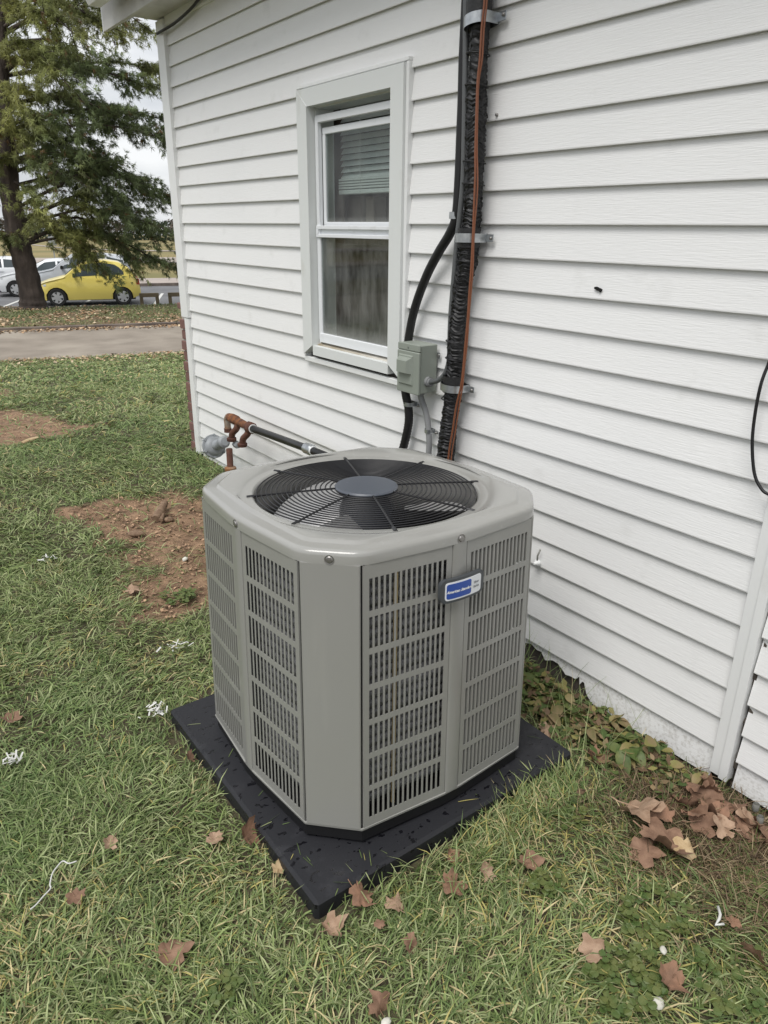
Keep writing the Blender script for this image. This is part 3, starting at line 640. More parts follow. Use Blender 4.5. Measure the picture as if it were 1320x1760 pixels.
for z in (1.99, 1.905, 1.69, 1.625, 1.412, 1.388, 1.115, 1.055, .905):
    c0 = at_z(z); t = B(); t.tube([(c0[0]-.037*math.sin(a), c0[1]+.002+.0365*math.cos(a), z+.004*math.sin(a+1)) for a in np.linspace(0, 2*math.pi, 28, endpoint=False)], .0022, 6, closed=True); t.build('cable_tie', M['conduit_b'], ls_, 180)
for z in (2.105, 1.462, .965):
    c0 = at_z(z); t = B(); pr = [(c0[1]+.002+.041*math.cos(a), D-c0[0]+.039*math.sin(a)) for a in np.linspace(-.6, math.pi+.35, 22)]
    t.loft([[wy(p[0], z-.03, p[1]) for p in pr], [wy(p[0], z+.03, p[1]) for p in pr]], caps=False); t.build('tape_wrap', M['rubber'], ls_, 180)
def clamp(name, y, z, r, ear, hgt, label, cx_off, tilt=0.0, both=False):
    c = thing(name, label, 'clamp', wy(y, z, 0), 'pipe clamps on the wall')
    pr = [(y+r*math.cos(a), cx_off+r*math.sin(a)) for a in np.linspace(math.pi*.98, .08, 18)]
    pr = [(y+r, .012)]+pr[::-1]+[(y-r, .012)]
    pr = pr[::-1]; pr += [(y-r-.0, .006)]
    t = B(); th = .0016
    inn = [wy(a, z-hgt/2, b) for a, b in pr]; 
    def strip(zz): return [wy(a, zz+tilt*(y-a), b) for a, b in pr]
    n = len(pr); vs = []
    for off in (0, th):
        for zz in (z-hgt/2, z+hgt/2):
            for (a, b) in pr:
                dy, dx = a-y, b-cx_off; L = math.hypot(dy, dx)+1e-9
                vs.append(wy(a+dy/L*off, zz+tilt*(y-a), b+dx/L*off))
    fs = []
    for i in range(n-1): fs += [(i, i+1, n+i+1, n+i), (2*n+i, 3*n+i, 3*n+i+1, 2*n+i+1), (i, 2*n+i, 2*n+i+1, i+1), (n+i, n+i+1, 3*n+i+1, 3*n+i)]
    fs += [(0, n, 3*n, 2*n), (n-1, 3*n-1, 4*n-1, 2*n-1)]
    t.add(vs, fs); t.build('strap', M['galv'], c, 40)
    ye = y-r-ear
    B().box(D-.012, D-.009, ye, y-r+.001, z-hgt*.42+tilt*(r+ear*.5), z+hgt*.42+tilt*(r+ear*.5), .0008).build('ear', M['galv'], c)
    B().lathe([(.0055, -.011), (.0055, -.016), (.003, -.018)], (D, ye+.010, z+tilt*(r+ear)), 10, 'x').build('screw', M['screw'], c, 50)
    return c
clamp('pipe_clamp', at_z(2.075)[1]+.001, 2.075, .043, .034, .030, 'upper galvanised strap round the black pipe bundle near the top', .050, .16)
clamp('pipe_clamp', at_z(1.462)[1]+.001, 1.462, .043, .034, .028, 'galvanised strap round the black pipe bundle level with the window rail', .050, 0)
clamp('pipe_clamp', at_z(.955)[1]+.001, .955, .043, .030, .026, 'galvanised strap round the black pipe bundle beside the grey box', .050, -.1)
bc = thing('power_conduit', 'smooth black conduit curving from the pipe bundle to the grey box', 'conduit', wy(2.1, 1.3, .03))
B().tube(smooth_path([wp(x, y, .035) for x, y in ((806, -90), (802, 0), (797, 100), (795, 170), (792, 240), (789, 310), (784, 372), (773, 402), (755, 432), (736, 468), (720, 508), (709, 545), (702, 584), (701, 600))], 10), .0165, 14).build('tube', M['conduit_b'], bc, 180)
clamp('conduit_clamp', 2.000, 1.532, .0185, .012, .022, 'small bright strap on the black conduit where it leaves the bundle', .035)
lc = smooth_path([wy(2.243, .92, .045), wy(2.240, .873, .042), wy(2.230, .82, .035), wy(2.232, .75, .032), wy(2.262, .64, .035), wy(2.30, .52, .05)], 24)
ib = B(); ib.tube(lc, [.0172+.0009*math.sin(i*2.2) for i in range(len(lc))], 14)
own(ib.build('lower_conduit', M['conduit_b'], None, 180), 'ribbed black conduit dropping from the grey box behind the condenser', 'conduit')
clamp('conduit_clamp', 2.231, .838, .019, .026, .016, 'small galvanised strap on the black conduit under the grey box', .034, -.1)
own(B().tube(smooth_path([wy(2.150, .93, .045), wy(2.148, .885, .042), wy(2.126, .82, .03), wy(2.108, .745, .028), wy(2.102, .66, .03), wy(2.11, .5, .04)], 10), .0118, 12).build('grey_conduit', M['conduit_g'], None, 180), 'thin grey conduit dropping from the grey box behind the condenser', 'conduit')
clamp('conduit_clamp', 2.111, .752, .0135, .026, .016, 'small galvanised strap on the thin grey conduit above the condenser', .028, -.1)
# disconnect box
bx = thing('disconnect_box', 'grey green electrical disconnect box on the siding beside the window', 'electrical box', wy(2.19, 1.0, .05))
by0, by1, bz0, bz1 = 2.098, 2.226, .905, 1.086
B().box(D-.085, D-.006, by0, by1, bz0, bz1, .003).build('body', M['box'], bx)
B().box(D-.098, D-.0855, by0-.002, by1+.002, bz0-.004, bz1-.026, .003).build('cover', M['box'], bx)
B().box(D-.096, D-.0855, by0-.002, by1+.002, bz1-.025, bz1+.002, .003).build('hood', M['box'], bx)
rp = B(); rp.loft([[(D-.098, by0+.030, bz0+.028), (D-.098, by1-.012, bz0+.028), (D-.098, by1-.012, bz1-.04), (D-.098, by0+.030, bz1-.04)], [(D-.104, by0+.034, bz0+.032), (D-.104, by1-.016, bz0+.032), (D-.104, by1-.016, bz1-.044), (D-.104, by0+.034, bz1-.044)]]); rp.build('raised_panel', M['box'], bx)
hd = B(); hd.loft([[(D-.104, by0+.034, bz0+.072), (D-.104, by1-.018, bz0+.072), (D-.104, by1-.018, bz1-.048), (D-.104, by0+.034, bz1-.048)], [(D-.122, by0+.046, bz0+.076), (D-.122, by1-.026, bz0+.076), (D-.122, by1-.026, bz1-.060), (D-.122, by0+.046, bz1-.060)]]); hd.build('handle', M['box'], bx)
B().lathe([(.0035, -.096), (.0035, -.0985)], (D, (by0+by1)/2, bz1-.012), 10, 'x').build('screw', M['galv'], bx)
B().box(D-.009, D-.006, by0-.018, by0, bz1-.052, bz1-.030, .0008).build('tab', M['galv'], bx)
B().lathe([(.006, -.009), (.006, -.014)], (D, by0-.010, bz1-.041), 10, 'x').build('screw', M['screw'], bx)
B().tube([wy(2.098, .950, .05), wy(2.085, .950, .05), wy(2.0845, .950, .05), wy(2.076, .951, .05)], [.019, .019, .0155, .0155], 12).build('connector', M['conduit_g'], bx, 40)
B().tube([wy(2.150, .906, .043), wy(2.149, .890, .042)], [.0165, .0165], 12).build('connector', M['conduit_g'], bx, 40)

# ------------------------------------------------------------------ gas regulator
gas = thing('gas_regulator', 'grey gas regulator with rusty fittings and black pipe along the siding', 'gas regulator', wp(395, 812, .12))
def q(px, py, off=.12): return wp(px, py, off)
cD = q(368, 767, .13)
ax = q(391, 757, .12)-cD; ax = ax/np.linalg.norm(ax)
def along(c, a, prof, n=20):                                   # lathe about a free axis
    a = a/np.linalg.norm(a); h = np.array([0, 0, 1.0]); e1 = np.cross(a, h); e1 /= np.linalg.norm(e1); e2 = np.cross(a, e1)
    return [[c+a*z+r*(e1*math.cos(2*math.pi*k/n)+e2*math.sin(2*math.pi*k/n)) for k in range(n)] for r, z in prof]
B().loft(along(cD, ax, [(.02, -.052), (.045, -.05), (.058, -.035), (.062, -.014), (.072, -.012), (.072, .004), (.060, .006), (.056, .020), (.046, .030), (.030, .034), (.028, .05)])).build('diaphragm_case', M['gas_grey'], gas, 40)
for k in range(6):
    a = ax; h = np.array([0, 0, 1.0]); e1 = np.cross(a, h); e1 /= np.linalg.norm(e1); e2 = np.cross(a, e1); an = k*math.pi/3+.3
    c = cD+.067*(e1*math.cos(an)+e2*math.sin(an)); B().loft(along(c, ax, [(.009, -.018), (.009, .012)], 6)).build('bolt', M['gas_grey'], gas)
vb = q(393, 757, .12)
B().loft(along(cD+ax*.045, ax, [(.033, 0), (.029, .03), (.029, .06), (.036, .075), (.036, .10), (.024, .11)])).build('neck', M['gas_grey'], gas, 40)
B().loft(along(vb+np.array([0, 0, -.052]), np.array([0, 0, 1.0]), [(.024, 0), (.030, .004), (.030, .03), (.037, .034), (.037, .07), (.030, .076), (.030, .100), (.023, .104)], 18)).build('valve_body', M['gas_grey'], gas, 40)
B().loft(along(q(408, 765, .12), np.array([0, -1.0, 0]), [(.02, -.03), (.02, .006), (.012, .010)], 6)).build('plug', M['gas_grey'], gas)
top = q(393, 716, .12)
B().tube(smooth_path([vb+np.array([0, 0, .05]), np.array([vb[0], vb[1], top[2]-.045]), np.array([vb[0], vb[1], top[2]-.02]), np.array([vb[0], vb[1]-.02, top[2]]), np.array([vb[0], vb[1]-.05, top[2]])], 6), .0185, 14).build('riser', M['rustgrey'], gas, 180)
B().lathe([(.023, 0), (.023, .022)], (vb[0], vb[1], vb[2]+.05), 8).build('collar', M['rustdark'], gas)
py = [vb[1]-.03, vb[1]-.06, vb[1]-.12, vb[1]-.13, vb[1]-.17, vb[1]-.23, vb[1]-.265, vb[1]-.28]
B().tube([np.array([vb[0], y, top[2]-.001*i]) for i, y in enumerate(py)], [.022, .027, .028, .021, .023, .021, .021, .018], 12).build('union_fitting', M['rust'], gas, 50)
B().tube([np.array([vb[0], y, top[2]-.006]) for y in (vb[1]-.265, vb[1]-.271, vb[1]-.312, vb[1]-.318)], [.024, .032, .032, .026], 8).build('tee_fitting', M['rustdark'], gas, 50)
for dy in (-.140, -.275):
    y = vb[1]+dy
    B().tube(smooth_path([(vb[0], y, top[2]-.012), (vb[0]-.01, y+.004, top[2]-.045), (vb[0]-.02, y+.036, top[2]-.075), (vb[0]-.022, y+.050, top[2]-.11)], 6), [.018]*18+[.015], 12).build('drip_leg', M['rustdark'], gas, 180)
    B().lathe([(.024, 0), (.027, .004), (.027, .018), (.020, .022)], (vb[0]-.022, y+.050, top[2]-.124), 12).build('drip_cap', M['rustdark'], gas, 50)
pe = q(531, 772, .115)
B().tube([np.array([vb[0], vb[1]-.308, top[2]-.006]), np.array([vb[0], vb[1]-.322, top[2]-.006])], .0245, 14).build('pipe_ring', M['trim'], gas, 50)
B().tube([np.array([vb[0], vb[1]-.315, top[2]-.006]), pe, pe+np.array([0, -.5, .012])], .0192, 14).build('house_pipe', M['pipe_black'], gas, 180)
B().tube([pe+np.array([0, .03, 0]), pe+np.array([0, .026, 0]), pe+np.array([0, -.028, 0.001]), pe+np.array([0, -.034, 0.001])], [.020, .0275, .0275, .021], 10).build('coupling', M['galv'], gas, 40)
B().tube([pe+np.array([0, -.034, 0.001]), pe+np.array([0, -.042, .001])], .0225, 12).build('pipe_ring', M['trim'], gas, 50)
B().tube([(vb[0], vb[1], vb[2]-.05), (vb[0]-.003, vb[1]+.004, -.1)], .0185, 12).build('stub_pipe', M['rustdark'], gas, 180)
B().lathe([(.030, 0), (.034, .006), (.034, .024), (.022, .032)], (vb[0], vb[1]+.002, vb[2]-.188), 14).build('floor_flange', M['rustgrey'], gas, 40)

# ------------------------------------------------------------------ condenser pad and condenser
px0, px1, py0, py1 = .610, 1.500, 1.060, 1.952
pad = B().box(px0, px1, py0, py1, -.03, .051, .008)
pado = own(pad.build('equipment_pad', M['pad'], None), 'wet black plastic pad on the grass under the condenser', 'pad')

acl = np.array([1.070, 1.511, .084])
ac = thing('condenser_unit', 'grey outdoor air conditioner condenser with louvred sides on a black pad', 'air conditioner', acl)
ac.rotation_euler = (math.radians(-1.35), math.radians(.85), math.radians(-.6))
AW, ACUT, ABUL, AH = .3955, .123, .021, .718
def tp(p, ref=AH): k = 1-.024*max(0.0, p[2])/ref; return (p[0]*k, p[1]*k, p[2])
def rot4(p, i):
    for _ in range(i): p = (-p[1], p[0], p[2])
    return p
def outline(n=16):                                              # closed plan outline of the cabinet at z = 0, four sides
    out = []
    for s in range(4):
        a = (-AW+ACUT, -AW+ABUL); r = .028; side = [a, (-r, -AW), (r, -AW), (AW-ACUT, -AW+ABUL)]
        for (x, y) in side: out.append(rot4((x, y, 0), s)[:2])
    return out
OUT = outline()
def dense(poly, per=10):
    o = []
    for i in range(len(poly)):
        a, b = np.array(poly[i]), np.array(poly[(i+1) % len(poly)]); m = max(2, int(np.linalg.norm(b-a)/.02))
        for j in range(m): o.append(a+(b-a)*j/m)
    return o
OD = dense(OUT)
def ring_at(out_off, z): 
    r = []
    for p in OD:
        L = np.linalg.norm(p); k = (L+out_off)/L; r.append((p[0]*k, p[1]*k, z))
    return r
# black base strip
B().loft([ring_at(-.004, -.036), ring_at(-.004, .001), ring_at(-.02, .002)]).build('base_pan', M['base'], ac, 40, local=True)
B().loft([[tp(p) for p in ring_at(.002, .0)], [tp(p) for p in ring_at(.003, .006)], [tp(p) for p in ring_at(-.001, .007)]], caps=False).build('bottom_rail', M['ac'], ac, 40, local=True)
def panel(i, a, b, ncol, right, flange, face):
    """one louvred half side: plate with a grid of slots whose edges are folded inwards; a, b = plan ends; i = side number"""
    a = np.array(a); b = np.array(b); L = np.linalg.norm(b-a); t = (b-a)/L; nn = np.array([t[1], -t[0]])
    if nn @ (a+b) < 0: nn = -nn
    ms = .0125; rows = 7; z0, z1 = .006, AH-.006; mz0, mz1, bar = .026, .034, .0150
    pitch = (L-2*ms)/ncol; sw_ = pitch*.60
    S = [0.0]; 
    for c in range(ncol): x = ms+c*pitch+(pitch-sw_)/2; S += [x, x+sw_]
    S.append(L)
    rp_ = (z1-z0-mz0-mz1+bar)/rows; Z = [z0]
    for r_ in range(rows): z = z0+mz0+r_*rp_; Z += [z, z+rp_-bar]
    Z.append(z1)
    bld = B(); ns, nz = len(S), len(Z)
    def P(s, z, dep): q_ = a+t*s-nn*dep; return tp(rot4((q_[0], q_[1], z), i))
    V0 = [P(s, z, -.0015) for z in Z for s in S]; fs = []
    extra = []
    for jz in range(nz-1):
        for js in range(ns-1):
            hole = js % 2 == 1 and jz % 2 == 1
            c4 = (jz*ns+js, jz*ns+js+1, (jz+1)*ns+js+1, (jz+1)*ns+js)
            if not hole: fs.append(c4)
            else:
                dl, dr = (flange, face) if right == 'l' else (face, flange)
                za, zc = Z[jz], Z[jz+1]; sa, sb = S[js], S[js+1]; o = len(V0)+len(extra)
                extra += [P(sa, za, dl), P(sa, zc, dl), P(sb, za, dr), P(sb, zc, dr), P(sa, za, .0005), P(sb, za, .0005), P(sb, zc, .0005), P(sa, zc, .0005)]
                fs += [(c4[0], c4[3], o+1, o), (c4[1], o+2, o+3, c4[2]), (c4[0], o+4, o+5, c4[1]), (c4[3], c4[2], o+6, o+7)]
    # outer returns
    o = len(V0)+len(extra)
    extra += [P(0, z, .012) for z in Z]+[P(L, z, .012) for z in Z]
    for jz in range(nz-1):
        fs.append((jz*ns, (jz+1)*ns, o+jz+1, o+jz)); fs.append((jz*ns+ns-1, o+nz+jz, o+nz+jz+1, (jz+1)*ns+ns-1))
    bld.add(V0+extra, fs)
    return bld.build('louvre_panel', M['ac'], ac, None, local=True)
RB = .024
for s in range(4):
    nc = 15 if s % 2 == 0 else 13
    A0 = (-AW+ACUT+.004, -AW+ABUL-.0003); A1 = (-RB, -AW+.0016); B0 = (RB, -AW+.0016); B1 = (AW-ACUT-.004, -AW+ABUL-.0003)
    panel(s, A0, A1, nc, 'l', .012 if s == 3 else -.0007, -.0007); panel(s, B0, B1, nc, 'r', .010 if s != 3 else -.0007, -.0007)
    # centre rib
    rb = B(); pr = [(-RB+.001, -AW+.004), (-RB+.003, -AW-.0015), (-RB+.010, -AW-.0045), (RB-.010, -AW-.0045), (RB-.003, -AW-.0015), (RB-.001, -AW+.004)]
    rb.loft([[tp(rot4((x, y, z), s)) for x, y in pr] for z in (.006, AH-.004)]); rb.build('centre_rib', M['ac'], ac, 30, local=True)
    # corner panel between this side's start and the previous side
    c0 = np.array(rot4((-AW+ACUT, -AW+ABUL, 0), s)[:2]); c1 = np.array(rot4((-AW+ABUL, -AW+ACUT, 0), s)[:2]); t = (c1-c0)/np.linalg.norm(c1-c0); nn = c0+c1; nn = nn/np.linalg.norm(nn); L = np.linalg.norm(c1-c0)
    pr = [(.0025, -.012), (.0025, .0005), (.005, .0028), (.009, .0034), (L-.009, .0034), (L-.005, .0028), (L-.0025, .0005), (L-.0025, -.012)]
    cb = B(); cb.loft([[tp((*(c0+t*a_+nn*b_), z)) for a_, b_ in pr] for z in (.0065, AH-.006)]); cb.build('corner_panel', M['ac'], ac, 25, local=True)
    ns_ = B()
    for e in (c0, c1):
        ns_.loft([[tp((e[0]+dx*.004-nn[0]*.010, e[1]+dy*.004-nn[1]*.010, z)) for dx, dy in ((-1, -1), (1, -1), (1, 1), (-1, 1))] for z in (.008, AH-.008)])
    ns_.build('seam', M['ac_slot'], ac, local=True)
# coil: stacked finned rows that follow the cabinet, and the dark inside
def inner_ring(off, z):
    out = []
    for p in OD:
        L = np.linalg.norm(p); k = (L-off)/L; out.append(tp((p[0]*k, p[1]*k, z)))
    return out
cl = B(); nrow = 23
for r_ in range(nrow):
    z = .055+r_*.0272
    rings = []
    for off, dz in ((.046, -.0135), (.038, -.009), (.0345, 0), (.038, .009), (.046, .0135)): rings.append(inner_ring(off, z+dz))
    cl.loft(rings, caps=False)
cl.build('coil', M['coil'], ac, 180, local=True)
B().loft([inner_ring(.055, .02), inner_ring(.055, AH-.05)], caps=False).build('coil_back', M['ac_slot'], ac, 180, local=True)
br = B(); br.box(-.176, -.168, -AW+.024, -AW+.034, .03, AH-.03, .002); br.build('header_tube', M['brass'], ac, local=True)
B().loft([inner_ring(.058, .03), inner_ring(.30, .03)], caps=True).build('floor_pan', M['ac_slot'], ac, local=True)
# lid
FR, FCX, FCY = .292, 0.0, 0.0
ODL = [.25*OD[i-1]+.5*OD[i]+.25*OD[(i+1) % len(OD)] for i in range(len(OD))]
ODL = [.25*ODL[i-1]+.5*ODL[i]+.25*ODL[(i+1) % len(OD)] for i in range(len(OD))]
def lid_ring(off, z):
    out = []
    for p in ODL:
        L = np.linalg.norm(p); k = (L+off)/L*.970; out.append((p[0]*k, p[1]*k, z))
    return out
def circ(r, z): return [(r*p[0]/np.linalg.norm(p), r*p[1]/np.linalg.norm(p), z) for p in OD]
def blend(r1, r2, t, z): return [(a[0]*(1-t)+b[0]*t, a[1]*(1-t)+b[1]*t, z) for a, b in zip(r1, r2)]
L0 = lid_ring(-.042, 0); c33 = circ(.334, 0)
lid = B()
lid.loft([lid_ring(.003, AH-.004), lid_ring(.0062, AH-.006), lid_ring(.0064, AH+.013), lid_ring(.0048, AH+.020), lid_ring(.000, AH+.0245), lid_ring(-.010, AH+.0265), lid_ring(-.032, AH+.0272),
          lid_ring(-.036, AH+.0285), lid_ring(-.040, AH+.0335), lid_ring(-.045, AH+.0345), blend(lid_ring(-.052, 0), circ(.345, 0), .6, AH+.0310), circ(.345, AH+.0285), circ(.337, AH+.0255), circ(.327, AH+.0225), circ(.311, AH+.0235), circ(.305, AH+.0205), circ(.301, AH+.010), circ(.300, AH-.06)], caps=False)
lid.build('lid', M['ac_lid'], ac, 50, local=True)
for (x, y) in ((-.0, -AW), ((-AW+ABUL-AW+ACUT)/2, (-AW+ABUL-AW+ACUT)/2), (-AW, -.0), (AW, 0), (0, AW)):
    L = math.hypot(x, y); e = np.array([x/L, y/L]); k = .970*(L+.0068)/L; c = np.array([x*k, y*k, AH+.005])
    sc_ = B(); sc_.loft(along(c, np.array([e[0], e[1], 0]), [(.011, -.003), (.0112, .0008), (.0085, .0002), (.0065, .0025), (.003, .003)], 14)); sc_.build('screw', M['screw'], ac, 40, local=True)
# fan: shroud inside, motor, blades, guard, cap
sr = B(); sr.lathe([(.2985, AH+.006), (.2985, AH-.13), (.33, AH-.18)], n=48, capped=False); sr.build('shroud', M['shroud'], ac, 180, local=True)
fan = B(); fan.lathe([(.070, AH-.14), (.075, AH-.13), (.075, AH-.03), (.06, AH+.005)], n=28); fano = fan.build('fan', M['motor'], ac, 40, local=True)
for k in range(3):
    a0 = math.radians(222+120*k); bld = B(); vs = []; nr, na = 7, 8
    for i in range(nr):
        r = .07+.208*i/(nr-1); sp2 = math.radians(62+8*i/(nr-1))
        for j in range(na):
            t = j/(na-1); a = a0+sp2*(t-.5)+.22*i/(nr-1); vs.append((r*math.cos(a), r*math.sin(a), AH-.030-.085*t+.012*math.sin(t*math.pi)))
    bld.add(vs, [(i*na+j, i*na+j+1, (i+1)*na+j+1, (i+1)*na+j) for i in range(nr-1) for j in range(na-1)])
    o = bld.build('blade', M['alu'], fano, 180, local=True)
guard = B(); guard.lathe([(.0865, AH+.024), (.0865, AH+.028)], n=40, capped=False); gd = guard.build('fan_guard', M['guard'], ac, local=True)
def gzf(r): return AH+.0225+.007*(1-(r/.30)**2)
for i in range(16):
    r = .099+i*.01325; t = B(); t.tube([(r*math.cos(a), r*math.sin(a), gzf(r)) for a in np.linspace(0, 2*math.pi, 84, endpoint=False)], .0021, 6, closed=True); t.build('guard_ring', M['guard'], gd, 180, local=True)
for k in range(8):
    a = math.radians(22.5+45*k); e = np.array([math.cos(a), math.sin(a), 0]); t = B()
    t.tube([e*r+np.array([0, 0, gzf(r)+.001]) for r in (.075, .12, .2, .27, .312)], .0028, 6); t.tube([e*r+np.array([0, 0, gzf(r)-.001]) for r in (.303, .323)], .0062, 6); t.build('guard_spoke', M['guard'], gd, 60, local=True)
cap = B(); cap.lathe([(.085, AH+.024), (.087, AH+.031), (.083, AH+.035), (.070, AH+.036)], n=40); cap.build('fan_cap', M['cap'], ac, 30, local=True)
# badge across the front rib
BZ, BX = .606, -.004
def bmap(p):
    s, h, n_ = p; return (BX+s, -AW*.985-.0125-n_+1.3*s*s, BZ+h+.35*s*s)
def rrect(w, h, r, n=6, x0=0.0):
    o = []
    for cx_, cy_, a0 in ((w/2-r, h/2-r, 0), (-w/2+r, h/2-r, 90), (-w/2+r, -h/2+r, 180), (w/2-r, -h/2+r, 270)):
        for j in range(n+1): a = math.radians(a0+90*j/n); o.append((x0+cx_+r*math.cos(a), cy_+r*math.sin(a)))
    return o
def slab(b, poly, n0, n1, xs=16):
    # strip-wise slab so that it follows the curve
    x0, x1 = min(p[0] for p in poly), max(p[0] for p in poly); m = len(poly)
    def span(x):
        ys = []
        for i in range(m):
            (ax_, ay), (bx_, by_) = poly[i], poly[(i+1) % m]
            if (ax_-x)*(bx_-x) <= 0 and ax_ != bx_: ys.append(ay+(by_-ay)*(x-ax_)/(bx_-ax_))
        return min(ys), max(ys)
    rings = []
    for i in range(xs+1):
        x = x0+1e-5+(x1-x0-2e-5)*(.5-.5*math.cos(math.pi*i/xs)); lo, hi = span(x); rings.append([bmap((x, lo, n0)), bmap((x, hi, n0)), bmap((x, hi, n1)), bmap((x, lo, n1))])
    b.loft(rings); return b
bd = slab(B(), rrect(.136, .060, .015), 0, .010).build('badge', M['badge_grey'], ac, 40, local=True)
slab(B(), rrect(.112, .046, .007), .010, .0112).build('badge_face', M['badge_white'], bd, local=True)
slab(B(), rrect(.074, .038, .005, x0=-.0155), .0112, .0118).build('blue_field', M['badge_blue'], bd, local=True)
def lettering(txt, size, x, h, mat, shear):
    c = bpy.data.curves.new('t', 'FONT'); c.body = txt; c.size = size; c.align_x = 'CENTER'; c.align_y = 'CENTER'; c.shear = shear; c.offset = .00045; c.resolution_u = 3
    o = bpy.data.objects.new('t', c); COL.objects.link(o); dg = bpy.context.evaluated_depsgraph_get(); me = bpy.data.meshes.new_from_object(o.evaluated_get(dg)); me.name = 'lettering'
    bpy.data.objects.remove(o); bpy.data.curves.remove(c)
    for v in me.vertices: v.co = bmap((x+v.co.x, h+v.co.y, .0125+v.co.z))
    me.materials.clear(); me.materials.append(mat); ob = bpy.data.objects.new('lettering', me); COL.objects.link(ob); ob.parent = bd; return ob
lettering('American Standard', .0098, -.0155, -.001, M['badge_white'], .45)
lettering('Silver', .0078, .0385, .006, M['badge_text_grey'], 0); lettering('Series', .0078, .0385, -.005, M['badge_text_grey'], 0)

# ------------------------------------------------------------------ cars and rails in the car park
def car(name, label, u0, d0, head, spec, paint, z=-1.25):
    """spec: stations (x, top z, half width, belt z); x runs from the nose backwards"""
    c = thing(name, label, 'car', ud(u0, d0, z)); c.rotation_euler = (0, 0, head)
    L, axles, wr = spec['L'], spec['axles'], .305
    xs = sorted(set([p[0] for p in spec['top']]+[a+wr*1.18*k for a in axles for k in (-1, -.92, -.75, -.5, -.25, 0, .25, .5, .75, .92, 1)]))
    T = np.array(spec['top']); rings = []
    def at(x): return [np.interp(x, T[:, 0], T[:, j]) for j in (1, 2, 3)]
    def bottom(x):
        zb_ = np.interp(x, [0, .25, L-.3, L], [.33, .20, .22, .36])
        for a in axles:
            dd = wr*1.18; 
            if abs(x-a) < dd: zb_ = max(zb_, .30+math.sqrt(max(0, dd*dd-(x-a)**2))-.02)
        return zb_
    def sect(x):
        zt, hw, zbelt = at(x); zbt = bottom(x); wroof = hw*(.98 if zt-zbelt < .03 else np.interp(zt-zbelt, [.03, .45], [.97, .74])); zmid = max(zbt+.02, (zbt+zbelt)/2)
        zt = max(zt, zbelt+.01)
        pts = [(hw*.93, zbt), (hw*.995, max(zbt+.01, min(.42, zmid))), (hw, max(zmid, zbt+.015)), (hw*.985, max(zbelt-.06, zbt+.02)), (hw*.955, max(zbelt, zbt+.025)), (wroof+.02, max(zt-.035, zbelt+.004)), (wroof-.06, max(zt-.004, zbelt+.008)), (wroof*.45, zt)]
        return [(x, y, z_) for y, z_ in pts]+[(x, -y, z_) for y, z_ in pts[::-1]]
    for x in xs: rings.append(sect(x))
    B().loft(rings).build('body', M[paint], c, 50, local=True)
    for side in (1, -1):
        for g in spec['glass']:
            gb = B(); nn_ = 6; vs = []
            for i in range(nn_+1):
                x = g[0]+(g[1]-g[0])*i/nn_; s_ = sect(x); b0, b1 = s_[4], s_[5]; f0 = .10; f1 = np.interp(x, [p[0] for p in g[2]], [p[1] for p in g[2]])
                for f_ in (f0, max(f1, f0+.02)): vs.append((x, side*(b0[1]+(b1[1]-b0[1])*f_+.006), b0[2]+(b1[2]-b0[2])*f_))
            gb.add(vs, [(2*i, 2*i+2, 2*i+3, 2*i+1) for i in range(nn_)]); gb.build('side_window', M['glass_d'], c, local=True)
    for (xa, xb, nm) in spec['screens']:
        gb = B(); vs = []
        for i in range(5):
            x = xa+(xb-xa)*i/4; s_ = sect(x); w = s_[6][1]*.97; zt = s_[7][2]; zm = s_[6][2]
            vs += [(x-.008*(1 if xa < L/2 else -1), -w, zm+.010), (x-.008*(1 if xa < L/2 else -1), -w*.4, zt+.010), (x-.008*(1 if xa < L/2 else -1), w*.4, zt+.010), (x-.008*(1 if xa < L/2 else -1), w, zm+.010)]
        gb.add(vs, [(4*i+j, 4*i+j+1, 4*i+5+j, 4*i+4+j) for i in range(4) for j in range(3)]); gb.build(nm, M['glass_d'], c, 180, local=True)
    hw = at(L/2)[1]
    for a in axles:
        for side in (1, -1):
            w = B(); y0 = side*(hw-.10)
            w.lathe([(.19, -.095), (wr-.02, -.10), (wr, -.07), (wr, .07), (wr-.02, .10), (.20, .095)], (a, y0, wr), 26, 'y'); wo_ = w.build('wheel', M['tyre'], c, 40, local=True)
            r_ = B(); r_.lathe([(.20, side*.078), (.195, side*.10), (.18, side*.092), (.17, side*.060)], (a, y0, wr), 24, 'y', capped=False)
            for k in range(6):
                an = k*math.pi/3+.2; ca, sa = math.cos(an), math.sin(an)
                def W_(rad_, off, yy): return (a+rad_*ca-off*sa, y0+side*yy, wr+rad_*sa+off*ca)
                r_.add([W_(.03, -.045, .105), W_(.03, .045, .105), W_(.19, .05, .100), W_(.19, -.05, .100), W_(.03, -.045, .08), W_(.03, .045, .08), W_(.19, .05, .08), W_(.19, -.05, .08)], [(0, 1, 2, 3), (0, 4, 5, 1), (1, 5, 6, 2), (2, 6, 7, 3), (3, 7, 4, 0)])
            r_.lathe([(.05, side*.08), (.05, side*.108)], (a, y0, wr), 14, 'y'); r_.build('rim', M['hub'], wo_, local=True)
            al = B(); al.lathe([(wr*1.2, side*-.35), (wr*1.2, side*.04)], (a, y0, .30), 24, 'y'); 
    B().box(.15, L-.2, -hw*.86, hw*.86, .19, .55).build('underbody', M['black_trim'], c, local=True)
